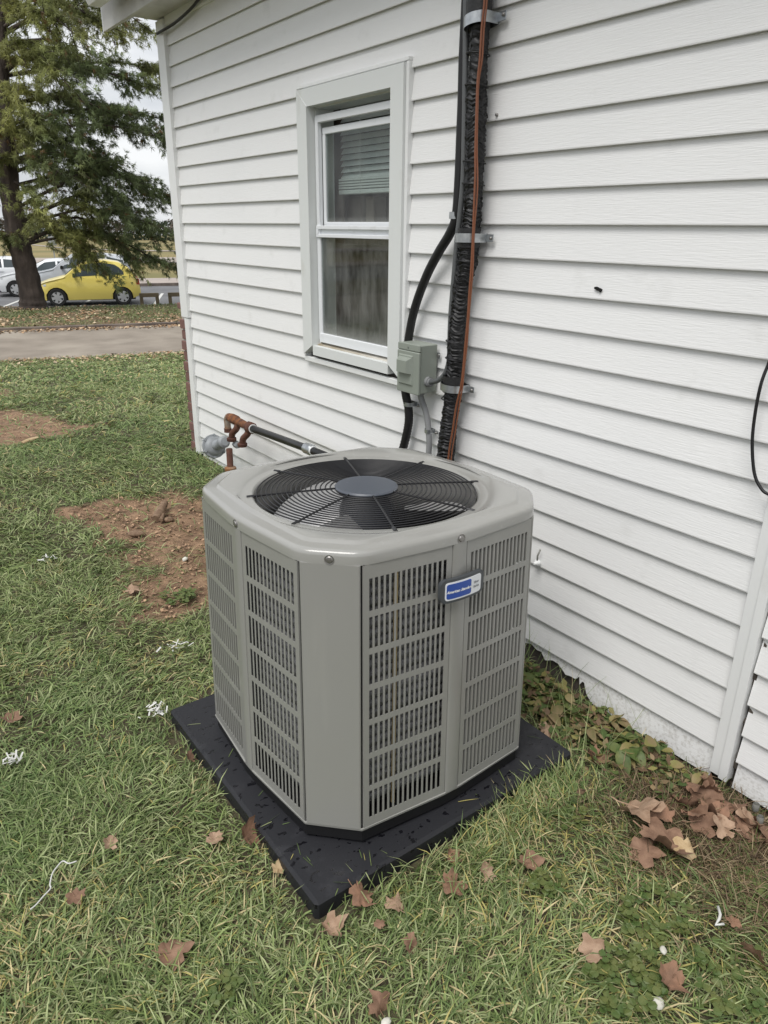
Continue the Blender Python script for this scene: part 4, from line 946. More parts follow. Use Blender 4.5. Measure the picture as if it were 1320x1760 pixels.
    for side in (1, -1):
        B().box(spec['mirror'], spec['mirror']+.10, side*(hw-.02), side*(hw+.17), at(spec['mirror'])[2]+.02, at(spec['mirror'])[2]+.15, .02).build('mirror', M['black_trim'], c, local=True)
        x = .16; s_ = sect(x); B().loft([[(.05, side*(at(.05)[1]*.72), .56), (.05, side*(at(.05)[1]*1.0), .60), (.05, side*(at(.05)[1]*1.0), .68), (.05, side*(at(.05)[1]*.72), .66)], [(.42, side*(at(.42)[1]*.94), .70), (.42, side*(at(.42)[1]*1.004), .70), (.42, side*(at(.42)[1]*1.004), .765), (.42, side*(at(.42)[1]*.94), .775)]]).build('headlight', M['lamp_c'], c, local=True)
        B().box(L-.12, L-.02, side*(at(L-.1)[1]*.80), side*(at(L-.1)[1]*1.01), .72, .92, .015).build('tail_lamp', M['lamp_r'], c, local=True)
        hb_ = B(); hb_.box(spec['handle'], spec['handle']+.2, side*(hw*.985), side*(hw*.985+.02), at(spec['handle'])[2]-.12, at(spec['handle'])[2]-.085, .006); hb_.build('door_handle', M[paint], c, local=True)
    for x in spec['seams']:
        B().loft([[(x-.004, hw*1.001+.001, .30), (x+.004, hw*1.001+.001, .30), (x+.004, hw*.97, .30), (x-.004, hw*.97, .30)], [(x-.004, hw*.985+.002, at(x)[2]-.06), (x+.004, hw*.985+.002, at(x)[2]-.06), (x+.004, hw*.95, at(x)[2]-.06), (x-.004, hw*.95, at(x)[2]-.06)]]).build('door_seam', M['black_trim'], c, local=True)
    B().box(.9, 3.2, hw*.985, hw*1.006, .485, .515, .004).build('rub_strip', M[paint], c, local=True)
    return c
HATCH = dict(L=4.05, axles=(.80, 3.30), top=[(0, .60, .62, .58), (.06, .68, .70, .66), (.2, .76, .77, .74), (.5, .86, .82, .84), (.9, .94, .845, .92), (1.15, .99, .85, .965), (1.55, 1.22, .85, .97), (1.95, 1.41, .85, .975), (2.3, 1.46, .85, .985), (2.8, 1.455, .85, 1.0), (3.3, 1.39, .845, 1.02), (3.65, 1.24, .83, 1.02), (3.9, .99, .80, .96), (4.02, .80, .76, .78), (4.05, .62, .72, .60)],
             glass=[(1.52, 2.42, [(1.52, .30), (1.8, .85), (2.42, .88)]), (2.50, 3.45, [(2.5, .88), (3.2, .84), (3.45, .40)])], screens=[(1.2, 1.92, 'windscreen'), (3.42, 3.86, 'rear_window')], mirror=1.48, handle=2.35, seams=(1.22, 2.50))
SEDAN = dict(L=4.5, axles=(.86, 3.52), top=[(0, .58, .62, .56), (.06, .66, .72, .64), (.3, .78, .80, .76), (.8, .90, .86, .88), (1.25, .98, .87, .955), (1.65, 1.22, .87, .965), (2.05, 1.40, .87, .97), (2.5, 1.44, .87, .98), (3.0, 1.41, .87, .99), (3.4, 1.26, .86, 1.0), (3.75, 1.06, .85, 1.01), (4.3, 1.02, .80, .99), (4.44, .86, .76, .84), (4.5, .60, .72, .58)],
             glass=[(1.62, 2.45, [(1.62, .30), (1.95, .86), (2.45, .88)]), (2.53, 3.45, [(2.53, .88), (3.1, .82), (3.45, .4)])], screens=[(1.3, 2.0, 'windscreen'), (3.12, 3.68, 'rear_window')], mirror=1.55, handle=2.3, seams=(1.3, 2.49, 3.4))
WAGON = dict(L=4.6, axles=(.9, 3.6), top=[(0, .66, .66, .64), (.06, .78, .76, .76), (.3, .92, .84, .9), (.8, 1.02, .9, 1.0), (1.2, 1.10, .91, 1.075), (1.6, 1.38, .91, 1.085), (2.0, 1.62, .91, 1.09), (2.5, 1.68, .91, 1.10), (3.4, 1.67, .91, 1.12), (4.2, 1.58, .90, 1.12), (4.42, 1.2, .88, 1.1), (4.55, .9, .84, .88), (4.6, .6, .8, .58)],
             glass=[(1.62, 2.5, [(1.62, .3), (1.95, .86), (2.5, .88)]), (2.58, 3.4, [(2.58, .88), (3.4, .88)]), (3.48, 4.15, [(3.48, .88), (4.15, .7)])], screens=[(1.25, 1.98, 'windscreen'), (4.22, 4.42, 'rear_window')], mirror=1.55, handle=2.4, seams=(1.3, 2.54, 3.44))
WAGON = dict(L=WAGON['L']*.91, axles=tuple(a*.91 for a in WAGON['axles']), top=[(p[0]*.91,)+p[1:] for p in WAGON['top']], glass=[(g[0]*.91, g[1]*.91, [(a*.91, f_) for a, f_ in g[2]]) for g in WAGON['glass']], screens=[(a*.91, b_*.91, n_) for a, b_, n_ in WAGON['screens']], mirror=1.42, handle=2.2, seams=(1.18, 2.31, 3.13))
HATCH = dict(L=HATCH['L']*.89, axles=tuple(a*.89+.03 for a in HATCH['axles']), top=[(p[0]*.89, p[1] if p[1] < .9 else .9+(p[1]-.9)*1.2, p[2], p[3]) for p in HATCH['top']], glass=[(g[0]*.89, g[1]*.89, [(a*.89, f_) for a, f_ in g[2]]) for g in HATCH['glass']], screens=[(a*.89, b_*.89, n_) for a, b_, n_ in HATCH['screens']], mirror=1.34, handle=2.1, seams=(1.10, 2.23))
yaw_car = math.atan2(UD[1], UD[0])
def carpos(px, d): p = pd(px, 500, d); return float(p[:2] @ UD), float(p[:2] @ VD)
u, d_ = carpos(61, 30.0); car('parked_car', 'yellow three door hatchback parked behind the pine trunk', u, d_+.2, yaw_car-.03, HATCH, 'car_y')
u, d_ = carpos(46, 33.6); car('parked_car', 'silver wagon parked behind the yellow hatchback', u, d_, yaw_car-.03, WAGON, 'car_s')
u, d_ = carpos(-8, 34.6); car('parked_car', 'white sedan parked left of the pine trunk', u, d_, yaw_car-.03, SEDAN, 'car_w')
u, d_ = carpos(-95, 37.0); car('parked_car', 'pale car at the far left edge behind the white sedan', u, d_, yaw_car-.03, SEDAN, 'car_w')
for i, (pa, pb_) in enumerate(((245, 272), (294, 321))):
    p0 = pd(pa, 530, 26.7); p1 = pd(pb_, 530, 26.7); zc = -1.14; a = p1[:2]-p0[:2]; Lr = np.linalg.norm(a); a = a/Lr; nrm = np.array([-a[1], a[0]])
    r = thing('parking_rail', ('tan timber parking rail right behind the yellow car', 'tan timber parking rail half hidden by the house corner')[i], 'barrier', (p0[0], p0[1], zc), 'low rails along the car park edge')
    ang = math.atan2(a[1], a[0]); r.rotation_euler = (0, 0, ang)
    B().box(-.06, Lr+.06, -.06, .06, .37, .50, .012).build('beam', M['rail'], r, local=True)
    for x in (0, Lr-.0): B().box(x-.055, x+.055, -.05, .05, -.1, .37, .006).build('post', M['rail'], r, local=True)
sp0 = pd(98, 470, 50); sg = thing('sign_post', 'thin pale sign post standing on the grass beyond the cars', 'sign', (sp0[0], sp0[1], -1.03))
B().tube([(0, 0, 0), (0, 0, 1.9)], .04, 8).build('post', M['galv'], sg, local=True); B().box(-.22, .22, -.03, -.0, 1.35, 1.85, .01).build('plate', M['galv'], sg, local=True)

# ------------------------------------------------------------------ pine tree
TD = 24.6
tree = thing('pine_tree', 'tall white pine with drooping limbs standing on the verge', 'tree', pd(58, 530, TD))
tr0 = np.array(tree['_o'])
axis_px = [(58, 534), (57, 526), (54, 505), (44, 460), (33, 420), (24, 370), (16, 320), (10, 250), (4, 170), (0, 80), (-2, -40), (-4, -200), (-6, -420)]
trunk_pts = [pd(x, y, TD) for x, y in axis_px]; trad = [.50, .40, .34, .315, .30, .285, .27, .25, .225, .20, .17, .12, .05]
tb = B(); tpth = smooth_path(trunk_pts, 6); tr_r = np.interp(np.linspace(0, 1, len(tpth)), np.linspace(0, 1, len(trad)), trad)
tb.tube(tpth, [r*(1+.05*math.sin(i*1.7)) for i, r in enumerate(tr_r)], 18); tb.build('trunk', M['bark'], tree, 180)
limbs = [  # (start px, mid px, end px, depth drift, radius)
    ((38, 385), (105, 348), (163, 338), 0, .085), ((44, 418), (95, 396), (150, 442), .3, .07), ((8, 90), (60, 70), (112, 88), 0, .10), ((6, 160), (90, 165), (200, 200), -.6, .07),
    ((12, 180), (100, 170), (190, 190), .5, .06), ((2, 60), (110, 10), (200, 60), -.4, .07), ((4, 100), (120, 110), (275, 120), .5, .06), ((6, 130), (140, 120), (260, 155), -.2, .06),
    ((10, 230), (120, 190), (285, 205), .2, .07), ((12, 260), (130, 215), (290, 240), -.5, .06), ((14, 280), (140, 240), (250, 330), .3, .06), ((16, 300), (130, 260), (225, 315), -.3, .05),
    ((20, 340), (120, 300), (215, 340), .6, .05), ((24, 360), (150, 300), (270, 420), -.2, .05), ((33, 400), (140, 375), (240, 450), .2, .05), ((36, 405), (160, 400), (290, 460), .8, .05),
    ((30, 390), (150, 360), (300, 400), -.7, .05), ((44, 420), (120, 410), (185, 475), 0, .045), ((20, 320), (170, 290), (300, 345), .9, .05), ((0, 20), (80, -40), (230, 10), .2, .07),
    ((0, -40), (100, -80), (220, -50), -.3, .07), ((0, 0), (130, -20), (262, 55), .6, .06), ((0, -120), (90, -170), (180, -150), 0, .06), ((0, -200), (70, -240), (140, -230), .3, .05),
    ((10, 240), (-60, 210), (-150, 250), 0, .07), ((20, 330), (-50, 330), (-130, 400), .4, .06), ((4, 120), (-80, 80), (-190, 130), -.4, .07), ((0, 20), (-80, -40), (-200, 0), .3, .07), ((0, -140), (-70, -190), (-170, -160), 0, .06), ((35, 400), (0, 410), (-70, 440), -.5, .05),
    ((10, 240), (20, 220), (50, 262), -1.2, .04), ((6, 180), (16, 150), (40, 190), -1.4, .04), ((14, 290), (5, 270), (-20, 310), -1.3, .04), ((2, 100), (20, 70), (45, 110), -1.4, .04), ((8, 200), (-10, 180), (-40, 215), -1.3, .04), ((0, 30), (25, 5), (60, 40), -1.4, .04), ((16, 290), (60, 270), (105, 300), -1.8, .05), ((10, 220), (70, 200), (140, 230), -2.0, .05), ((4, 120), (60, 100), (120, 150), -2.0, .05), ((2, 50), (60, 20), (130, 60), -2.0, .05), ((18, 310), (50, 330), (75, 385), -1.6, .04), ((14, 280), (70, 230), (160, 290), 2.0, .05), ((4, 130), (60, 90), (160, 120), 2.2, .05), ((2, 40), (60, 0), (150, 30), 2.0, .05)]
lb = B(); tw = B(); tuft_p = []; tuft_d = []; tuft_c = []
def add_tufts(path, n, spread, shade):
    for _ in range(n):
        t = rnd.random()**.75*(len(path)-1); i = min(int(t), len(path)-2); p = path[i]+(path[i+1]-path[i])*(t-i); dv = path[i+1]-path[i]; dv = dv/(np.linalg.norm(dv)+1e-9)
        tuft_p.append(p+np.array([rnd.gauss(0, spread) for _ in range(3)])*np.array([1, 1, .7])); tuft_d.append(dv+np.array([rnd.gauss(0, .35) for _ in range(3)])+np.array([0, 0, -.1])); tuft_c.append(shade*rnd.uniform(.7, 1.35))
for (a, m_, e, dd, r) in limbs:
    A, E_ = pd(*a, TD), pd(*e, TD+dd); Mm = pd(*m_, TD+dd*.6); path = smooth_path([A, A*.45+Mm*.55+np.array([0, 0, .05]), Mm, Mm*.5+E_*.5+np.array([0, 0, .12]), E_], 6)
    lb.tube(path, list(np.linspace(r, .012, len(path))), 8, cap=True)
    Lb = sum(np.linalg.norm(path[i+1]-path[i]) for i in range(len(path)-1)); nb = int(5+Lb*5.4)
    bare = .35 if a in ((38, 385), (44, 418), (8, 90)) else .16
    for _ in range(nb):
        t = (bare+(1-bare)*rnd.random()**.8)*(len(path)-1); i = min(int(t), len(path)-2); p = path[i]+(path[i+1]-path[i])*(t-i); dv = path[i+1]-path[i]; dv = dv/np.linalg.norm(dv)
        side = np.array([rnd.gauss(0, 1), rnd.gauss(0, 1), rnd.gauss(-.12, .42)]); side = side/np.linalg.norm(side); ln = rnd.uniform(.35, .95)
        p1 = p+(dv*.55+side*.75)*ln*.5+np.array([0, 0, .02]); p2 = p+(dv*.75+side*.9)*ln+np.array([0, 0, -.16*ln]); br_ = smooth_path([p, p1, p2], 4)
        tw.tube(br_, list(np.linspace(.012, .004, len(br_))), 4, cap=False); sh_ = rnd.choice((.7, 1, 1, 1.25, 1.5)); add_tufts(br_, int(11+ln*16), .07, sh_)
    add_tufts(path[len(path)//2:], int(Lb*7), .09, 1)
lb.build('limb', M['bark'], tree, 180); lo_ = tw.build('twigs', M['twig'], tree); lo_['kind'] = 'stuff'
TP = np.array(tuft_p); TDR = np.array(tuft_d); TC = np.array(tuft_c); TDR /= np.linalg.norm(TDR, axis=1)[:, None]
nn_ = 13; NT = len(TP); dirs = TDR[:, None]*.75+rs.normal(0, .52, (NT, nn_, 3)); dirs /= np.linalg.norm(dirs, axis=2)[..., None]; ln = rs.uniform(.09, .17, (NT, nn_, 1))
base = TP[:, None]+rs.normal(0, .018, (NT, nn_, 3)); tipp = base+dirs*ln; wv = np.cross(dirs, rs.normal(0, 1, (NT, nn_, 3))); wv /= np.linalg.norm(wv, axis=2)[..., None]+1e-9
V = np.stack([base-wv*.0085, base+wv*.0085, tipp+np.array([0, 0, -.012])], 2).reshape(-1, 3)
warm = fbm(TP @ np.array([UD[0], UD[1], 0]), TP[:, 2], .55, 6)
mixw = np.clip((warm-.42)*3.2, 0, 1)[:, None]
ccol = ((1-mixw)*np.array([.145, .185, .082])+mixw*np.array([.30, .31, .11]))*TC[:, None]
ccol = np.where((rs.uniform(0, 1, NT) < .03)[:, None], [[.20, .12, .05]], ccol)
ccol = np.repeat(ccol, nn_, 0); ccol = np.repeat(ccol*rs.uniform(.8, 1.2, (len(ccol), 1)), 3, 0)
fo = big_mesh('foliage', V-tr0, np.arange(len(V)), [3]*(len(V)//3), M['needle'], ccol, 'stuff', tree)

# ------------------------------------------------------------------ grass
def blades(P, L, W, az, th, col, curl=.55):
    """bent flat blades: P (n,3) roots, L lengths, W widths, az azimuth, th first lean from upright"""
    n = len(P); e = np.stack([np.cos(az), np.sin(az), 0*az], -1); w = np.stack([-np.sin(az), np.cos(az), 0*az], -1)
    tw_ = rs.normal(0, .5, n)[:, None]; w = w*np.cos(tw_)+np.array([0, 0, 1.0])*np.sin(tw_)
    pts = [P]; t_ = th.copy()
    for s in range(3):
        pts.append(pts[-1]+(e*np.sin(t_)[:, None]+np.array([0, 0, 1.0])*np.cos(t_)[:, None])*(L/3)[:, None]); t_ = np.minimum(t_+curl*rs.uniform(.2, 1.3, n), 1.75)
    W = W[:, None]
    V = np.stack([pts[0]-w*W*.4, pts[0]+w*W*.4, pts[1]-w*W*.5, pts[1]+w*W*.5, pts[2]-w*W*.38, pts[2]+w*W*.38, pts[3]], 1)
    idx = np.array([0, 1, 3, 2, 2, 3, 5, 4, 4, 5, 6]); loops = (np.arange(n)[:, None]*7+idx).ravel(); cnt = np.tile([4, 4, 3], n)
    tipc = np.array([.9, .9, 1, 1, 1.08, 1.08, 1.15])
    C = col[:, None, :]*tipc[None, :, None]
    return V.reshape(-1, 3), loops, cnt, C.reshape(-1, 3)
def gcol(x, y, n):
    g = fbm(x, y, 1.6, 12); g2 = fbm(x, y, 5.5, 13); r = rs.uniform(0, 1, n)
    dark = np.array([.105, .155, .050]); mid = np.array([.205, .265, .092]); grey = np.array([.325, .365, .178]); straw = np.array([.52, .44, .24]); gold = np.array([.42, .37, .13])
    c = np.where((r < .28)[:, None], dark, np.where((r < .64)[:, None], mid, grey))
    lush = np.clip((fbm(x, y, 1.1, 40)-.5)*4, 0, 1)[:, None]; c = c*(1-.35*lush)+np.array([.105, .180, .055])*.35*lush
    ps = np.clip(.035+.55*(g2-.52)+.4*(g-.58), .012, .4)
    right = np.exp(-((x-1.25)/.36)**2-((y-.72)/.34)**2); ps = ps+.38*right
    strip = np.clip((y-3.2)/3, 0, 1)*.05; ps = ps+strip
    s = rs.uniform(0, 1, n) < ps
    c = np.where(s[:, None], np.where((rs.uniform(0, 1, n) < .6)[:, None], straw, gold), c)
    return c*rs.uniform(.72, 1.28, (n, 1))
def place(r0, r1, dens, half=1.0):
    area = half*(r1*r1-r0*r0); n = int(area*dens); r = np.sqrt(rs.uniform(r0*r0, r1*r1, n)); a = YAW-.26+rs.uniform(-half, half, n)
    return np.sin(a)*r, np.cos(a)*r
def keep_mask(x, y, bare=.93):
    k = (x < D-.012) | (y > 4.75)
    k &= ~((x > px0-.004) & (x < px1+.004) & (y > py0-.004) & (y < py1+.004))
    k &= ~((x > D-.01) & (y < 4.7))
    dm = dirt(x, y); k &= rs.uniform(0, 1, len(x)) > dm*bare
    d = x*VD[0]+y*VD[1]; k &= d < 14.3+rs.normal(0, .12, len(x))
    und = ((x > 1.45) & (y > 1.0) & (y < 1.9)); k &= ~(und & (rs.uniform(0, 1, len(x)) < .35))
    corner = np.clip((x-1.33)/.25, 0, 1)*np.clip((1.08-y)/.25, 0, 1)*np.clip((y-.2)/.2, 0, 1); k &= rs.uniform(0, 1, len(x)) > corner*.62
    thin = np.clip((fbm(x, y, 2.6, 77)-.52)*3.0, 0, .55); k &= rs.uniform(0, 1, len(x)) > thin*.6
    return k
def edge(x, y):                                                # blades crushed short right beside the pad
    dx = np.maximum(np.maximum(px0-x, x-px1), 0); dy = np.maximum(np.maximum(py0-y, y-py1), 0); return np.clip(.22+np.hypot(dx, dy)/.15, 0, 1)
GV, GL, GC, GK = [], [], [], []; base_i = 0
def emit(x, y, L, W, th_lo, th_hi, curl=.55, az=None):
    global base_i
    n = len(x); z = ground_z(x, y)+(fbm(x, y, 3, 5)-.5)*.03-.004
    flow = fbm(x, y, 2.2, 21)*4*math.pi; a = flow+rs.normal(0, 1.25, n) if az is None else az
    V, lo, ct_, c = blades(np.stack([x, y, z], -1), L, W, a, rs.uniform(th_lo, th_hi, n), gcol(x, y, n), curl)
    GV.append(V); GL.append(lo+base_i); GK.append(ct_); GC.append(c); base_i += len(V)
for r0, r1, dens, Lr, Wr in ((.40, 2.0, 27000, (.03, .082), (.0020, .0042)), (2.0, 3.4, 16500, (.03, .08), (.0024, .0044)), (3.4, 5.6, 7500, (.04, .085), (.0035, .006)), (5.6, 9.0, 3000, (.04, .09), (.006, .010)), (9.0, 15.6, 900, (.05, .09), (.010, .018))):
    x, y = place(r0, r1, dens); k = keep_mask(x, y); x, y = x[k], y[k]; n = len(x)
    if r1 > 8: k = (x*UD[0]+y*UD[1] > -9); x, y = x[k], y[k]; n = len(x)
    hgt = .75+.6*fbm(x, y, 2.1, 31)
    emit(x, y, rs.uniform(*Lr, n)*hgt*edge(x, y), rs.uniform(*Wr, n), .62, 1.45)
# longer tufts along the pad edges and against the wall
ex, ey, ea = [], [], []
for i in range(1300):
    s = rnd.random(); o_ = abs(rnd.gauss(0, .035))+.012; e_ = rnd.choice('ffffrrlb'); s = s if e_ != 'f' else s**.7
    if e_ == 'f': p = (px0+s*(px1-px0), py0-o_)
    elif e_ == 'l': p = (px0-o_, py0+s*(py1-py0))
    elif e_ == 'r': p = (px1+o_, py0+s*(py1-py0))
    else: p = (px0+s*(px1-px0), py1+o_)
    ex.append(p[0]); ey.append(p[1])
for i in range(900): ex.append(D-.02-abs(rnd.gauss(0, .06))); ey.append(rnd.uniform(1.0, 4.6))
for i in range(1500):
    a = rnd.uniform(0, 2*math.pi); r = abs(rnd.gauss(0, .17)); ex.append(min(1.02+.75*(i % 3)/3*.5+r*math.cos(a), D-.03)); ey.append(.96+r*math.sin(a)*.4)
ex, ey = np.array(ex), np.array(ey); inside = (ex > px0) & (ex < px1) & (ey > py0) & (ey < py1); ex, ey = ex[~inside], ey[~inside]
emit(ex, ey, rs.uniform(.045, .105, len(ex)), rs.uniform(.0022, .0040, len(ex)), .15, 1.0, .5)
wx = rs.uniform(1.50, 1.79, 60); wy_ = rs.uniform(.95, 1.5, 60); emit(wx, wy_, rs.uniform(.12, .26, 60), rs.uniform(.0014, .0022, 60), .1, .7, .35, rs.uniform(-.5, 2.2, 60))
nb_ = 30; bxx = np.concatenate([rs.uniform(px0+.02, px1-.02, 10), rs.uniform(px0+.01, px0+.06, 10), rs.uniform(px1-.1, px1-.02, 10)]); byy = np.concatenate([rs.uniform(py0+.004, py0+.05, 10), rs.uniform(py0+.1, py1-.1, 10), rs.uniform(py0+.1, py1-.1, 10)])
V, lo, ct_, c = blades(np.stack([bxx, byy, np.full(nb_, .053)], -1), rs.uniform(.02, .06, nb_), rs.uniform(.0014, .0026, nb_), rs.uniform(0, 6.28, nb_), np.full(nb_, 1.5), gcol(bxx, byy, nb_), .05)
GV.append(V); GL.append(lo+base_i); GK.append(ct_); GC.append(c); base_i += len(V)
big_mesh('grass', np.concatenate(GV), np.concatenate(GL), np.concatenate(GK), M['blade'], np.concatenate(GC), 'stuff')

# verge grass and leaf litter (far, uncountable)
GV, GL, GC, GK = [], [], [], []; base_i = 0
n = 26000; vu = rs.uniform(-8, 6, n); vd = rs.uniform(18.5, 27.2, n); X = UD[0]*vu+VD[0]*vd; Y = UD[1]*vu+VD[1]*vd; Z = verge_z(X, Y, vu, vd)
leafy = np.clip((fbm(vu, vd, .5, 15)-.42)*3+np.clip((21.5-vd)/3, 0, 1)*.5, 0, .9); k = rs.uniform(0, 1, n) > leafy; X, Y, Z = X[k], Y[k], Z[k]; n = len(X)
V, lo, ct_, c = blades(np.stack([X, Y, Z], -1), rs.uniform(.05, .1, n), rs.uniform(.012, .022, n), rs.uniform(0, 6.28, n), rs.uniform(.3, 1.2, n), gcol(X, Y, n)*.75)
big_mesh('verge_grass', V, lo, ct_, M['blade'], c, 'stuff')
def litter(name, X, Y, Z, size, pal):
    n = len(X); c0 = np.stack([X, Y, Z], -1)[:, None]; a = rs.uniform(0, 6.28, (n, 1))+np.array([0, 1.3, 2.7, 4.3])[None]; r = rs.uniform(.5, 1.1, (n, 4))*size[:, None]
    off = np.stack([np.cos(a)*r, np.sin(a)*r, rs.uniform(-.2, .75, (n, 4))*size[:, None]], -1); V = (c0+off).reshape(-1, 3); pal = np.array(pal); c = pal[rs.randint(0, len(pal), n)]*rs.uniform(.7, 1.3, (n, 1))
    loops = (np.arange(n)[:, None]*4+np.array([0, 1, 2, 0, 2, 3])).ravel()
    return big_mesh(name, V, loops, [3]*(2*n), M['litter'], np.repeat(c, 4, 0), 'stuff')
PAL = [(.38, .25, .15), (.28, .17, .09), (.46, .33, .21), (.22, .14, .08), (.52, .42, .28)]
n = 9000; vu = rs.uniform(-8, 6, n); vd = 18.5+7.6*rs.uniform(0, 1, n)**1.3; X = UD[0]*vu+VD[0]*vd; Y = UD[1]*vu+VD[1]*vd
k = rs.uniform(0, 1, n) < np.clip(.12+(fbm(vu, vd, .5, 15)-.40)*3, .05, 1); litter('leaf_litter', X[k], Y[k], verge_z(X, Y, vu, vd)[k]+.02, rs.uniform(.025, .06, k.sum()), PAL)
n = 3200; vu = rs.uniform(-8, 6, n); vd = 18.27-np.abs(rs.normal(0, .16, n)); X = UD[0]*vu+VD[0]*vd; Y = UD[1]*vu+VD[1]*vd; litter('kerb_litter', X, Y, ground_z(X, Y)+.03+rs.uniform(0, .05, n), rs.uniform(.03, .065, n), PAL)
n = 1700; vu = rs.uniform(-8, 4, n); vd = 14.25-np.abs(rs.normal(0, .9, n)); X = UD[0]*vu+VD[0]*vd; Y = UD[1]*vu+VD[1]*vd; litter('lawn_litter', X, Y, ground_z(X, Y)+.035, rs.uniform(.018, .04, n), PAL)
# crumbs on the bare soil
def in_dirt(n, P_):
    P_ = np.array(P_); lo_, hi_ = P_.min(0), P_.max(0); x = rs.uniform(lo_[0], hi_[0], n); y = rs.uniform(lo_[1], hi_[1], n); k = dirt(x, y) > .6; return x[k], y[k]
x, y = in_dirt(2600, DIRT_A); x2, y2 = in_dirt(1500, DIRT_B); x = np.concatenate([x, x2]); y = np.concatenate([y, y2])
litter('soil_crumbs', x, y, ground_z(x, y)+.004, rs.uniform(.002, .012, len(x))**1.0, [(.33, .21, .13), (.20, .12, .075), (.40, .26, .16), (.26, .165, .10)])
# dead thatch by the corner
n = 15000; tx = rs.normal(1.60, .13, n); ty = rs.normal(.55, .22, n); k = (tx < D-.03) & (ty < .98); tx, ty = tx[k], ty[k]; n = len(tx)
GV = blades(np.stack([tx, ty, ground_z(tx, ty)+rs.uniform(-.01, .03, n)], -1), rs.uniform(.03, .09, n), rs.uniform(.0014, .0026, n), rs.uniform(0, 6.28, n), rs.uniform(.6, 1.5, n), np.array([[.24, .17, .10], [.15, .10, .06], [.09, .06, .035], [.32, .25, .15], [.12, .15, .05]])[rs.randint(0, 5, n)]*rs.uniform(.7, 1.2, (n, 1)), .7)
nw_ = 1500; wxx = D-.03-np.abs(rs.normal(0, .13, nw_)); wyy = rs.uniform(.80, 1.95, nw_); kk = ~((wxx < px1+.012) & (wyy > py0-.01)) & (wxx > 1.38); wxx, wyy = wxx[kk], wyy[kk]; nw_ = len(wxx)
wz_ = ground_z(wxx, wyy)+rs.uniform(.004, .055, nw_); ln_ = rs.uniform(.014, .036, nw_)[:, None]; az_ = rs.uniform(0, 6.28, nw_); el_ = rs.uniform(-.5, .6, nw_)
d1 = np.stack([np.cos(az_)*np.cos(el_), np.sin(az_)*np.cos(el_), np.sin(el_)], -1); d2 = np.stack([-np.sin(az_), np.cos(az_), rs.uniform(-.4, .4, nw_)], -1); c0_ = np.stack([wxx, wyy, wz_], -1)
V = np.stack([c0_-d1*ln_*.5, c0_+d2*ln_*.30, c0_+d1*ln_*.28+d2*ln_*.2, c0_+d1*ln_*.62, c0_+d1*ln_*.28-d2*ln_*.2, c0_-d2*ln_*.30], 1); V[..., 0] = np.minimum(V[..., 0], D-.006)
wc_ = np.array([[.085, .135, .035], [.12, .165, .05], [.10, .13, .04], [.24, .22, .075], [.28, .20, .11], [.17, .11, .065]])[rs.randint(0, 6, nw_)]*rs.uniform(.7, 1.25, (nw_, 1))
big_mesh('ground_cover', V.reshape(-1, 3), np.arange(nw_*6), [6]*nw_, M['blade'], np.repeat(wc_, 6, 0), 'stuff')
big_mesh('dry_thatch', *GV[:3], M['blade'], GV[3], 'stuff')

# ------------------------------------------------------------------ weeds, clover, leaves, scraps
def leaf_shape(n_l, w, cup, seed):                             # simple pointed leaf as two rows of quads along a midrib
    r = random.Random(seed); vs = []; fs = []; m = 5
    for i in range(m+1):
        t = i/m; hw = w*math.sin(math.pi*min(1, t*.96+.04))**.8*(1-.25*t); z = -cup*t*t+.02*math.sin(t*6)
        vs += [(t, -hw, z+hw*.35), (t, 0, z), (t, hw, z+hw*.35)]
    for i in range(m):
        for j in (0, 1): fs.append((3*i+j, 3*i+j+1, 3*i+4+j, 3*i+3+j))
    return vs, fs
def weed(px, py, h, n_leaf, size, mats, label, seed):
    r = random.Random(seed); p = gp(px, py, .0); p[2] = ground_z(p[0], p[1]); p[0] = min(p[0], D-.045)
    w = thing('weed_plant', label, 'weed', p, 'weeds along the wall base')
    sb = B(); tops = []
    for s in range(max(2, n_leaf//5)):
        a = r.uniform(0, 6.28); e = np.array([math.cos(a)*h*.5, math.sin(a)*h*.5, h*r.uniform(.6, 1.1)]); e[0] = min(e[0], .04); pth = smooth_path([(0, 0, 0), e*.5+np.array([0, 0, h*.15]), e], 3); sb.tube(pth, .0022, 5); tops.append(pth)
    sb.build('stem', M['weed_green'], w, local=True)
    for i in range(n_leaf):
        pt = r.choice(tops); p0 = pt[r.randint(2, len(pt)-1)]; a = r.uniform(0, 6.28); s = size*r.uniform(.6, 1.2); vs, fs = leaf_shape(5, .34, r.uniform(.1, .7), i)
        pitch = r.uniform(-.5, .5); ca, sa, cp_, sp_2 = math.cos(a), math.sin(a), math.cos(pitch), math.sin(pitch); roll_ = r.uniform(-.6, .6)
        out = []
        for x, y, z in vs:
            x, y, z = x*s, y*s*math.cos(roll_)-z*s*math.sin(roll_), z*s*math.cos(roll_)+y*s*math.sin(roll_); x, z = x*cp_-z*sp_2, x*sp_2+z*cp_
            out.append((p0[0]+x*ca-y*sa, p0[1]+x*sa+y*ca, max(p0[2]+z, .004)))
        out = [(min(q_[0], D-.004-p[0]), q_[1], q_[2]) for q_ in out]
        b = B(); b.add(out, fs); b.build('leaf', M[r.choice(mats)], w, 180, local=True)
G_, Y_, Br = 'weed_green', 'weed_yellow', 'weed_brown'
weed(925, 1195, .05, 14, .05, [G_, G_, Y_], 'low green weed between the condenser pad and the torn siding', 1)
weed(960, 1210, .06, 14, .05, [G_, Y_], 'low green weed under the torn siding edge', 2)
weed(955, 1240, .05, 12, .055, [G_, Y_, Br], 'yellowing weed beside the pad corner', 3)
weed(1000, 1235, .06, 14, .06, [Y_, Br, G_], 'weed with curling yellow brown leaves at the wall base', 4)
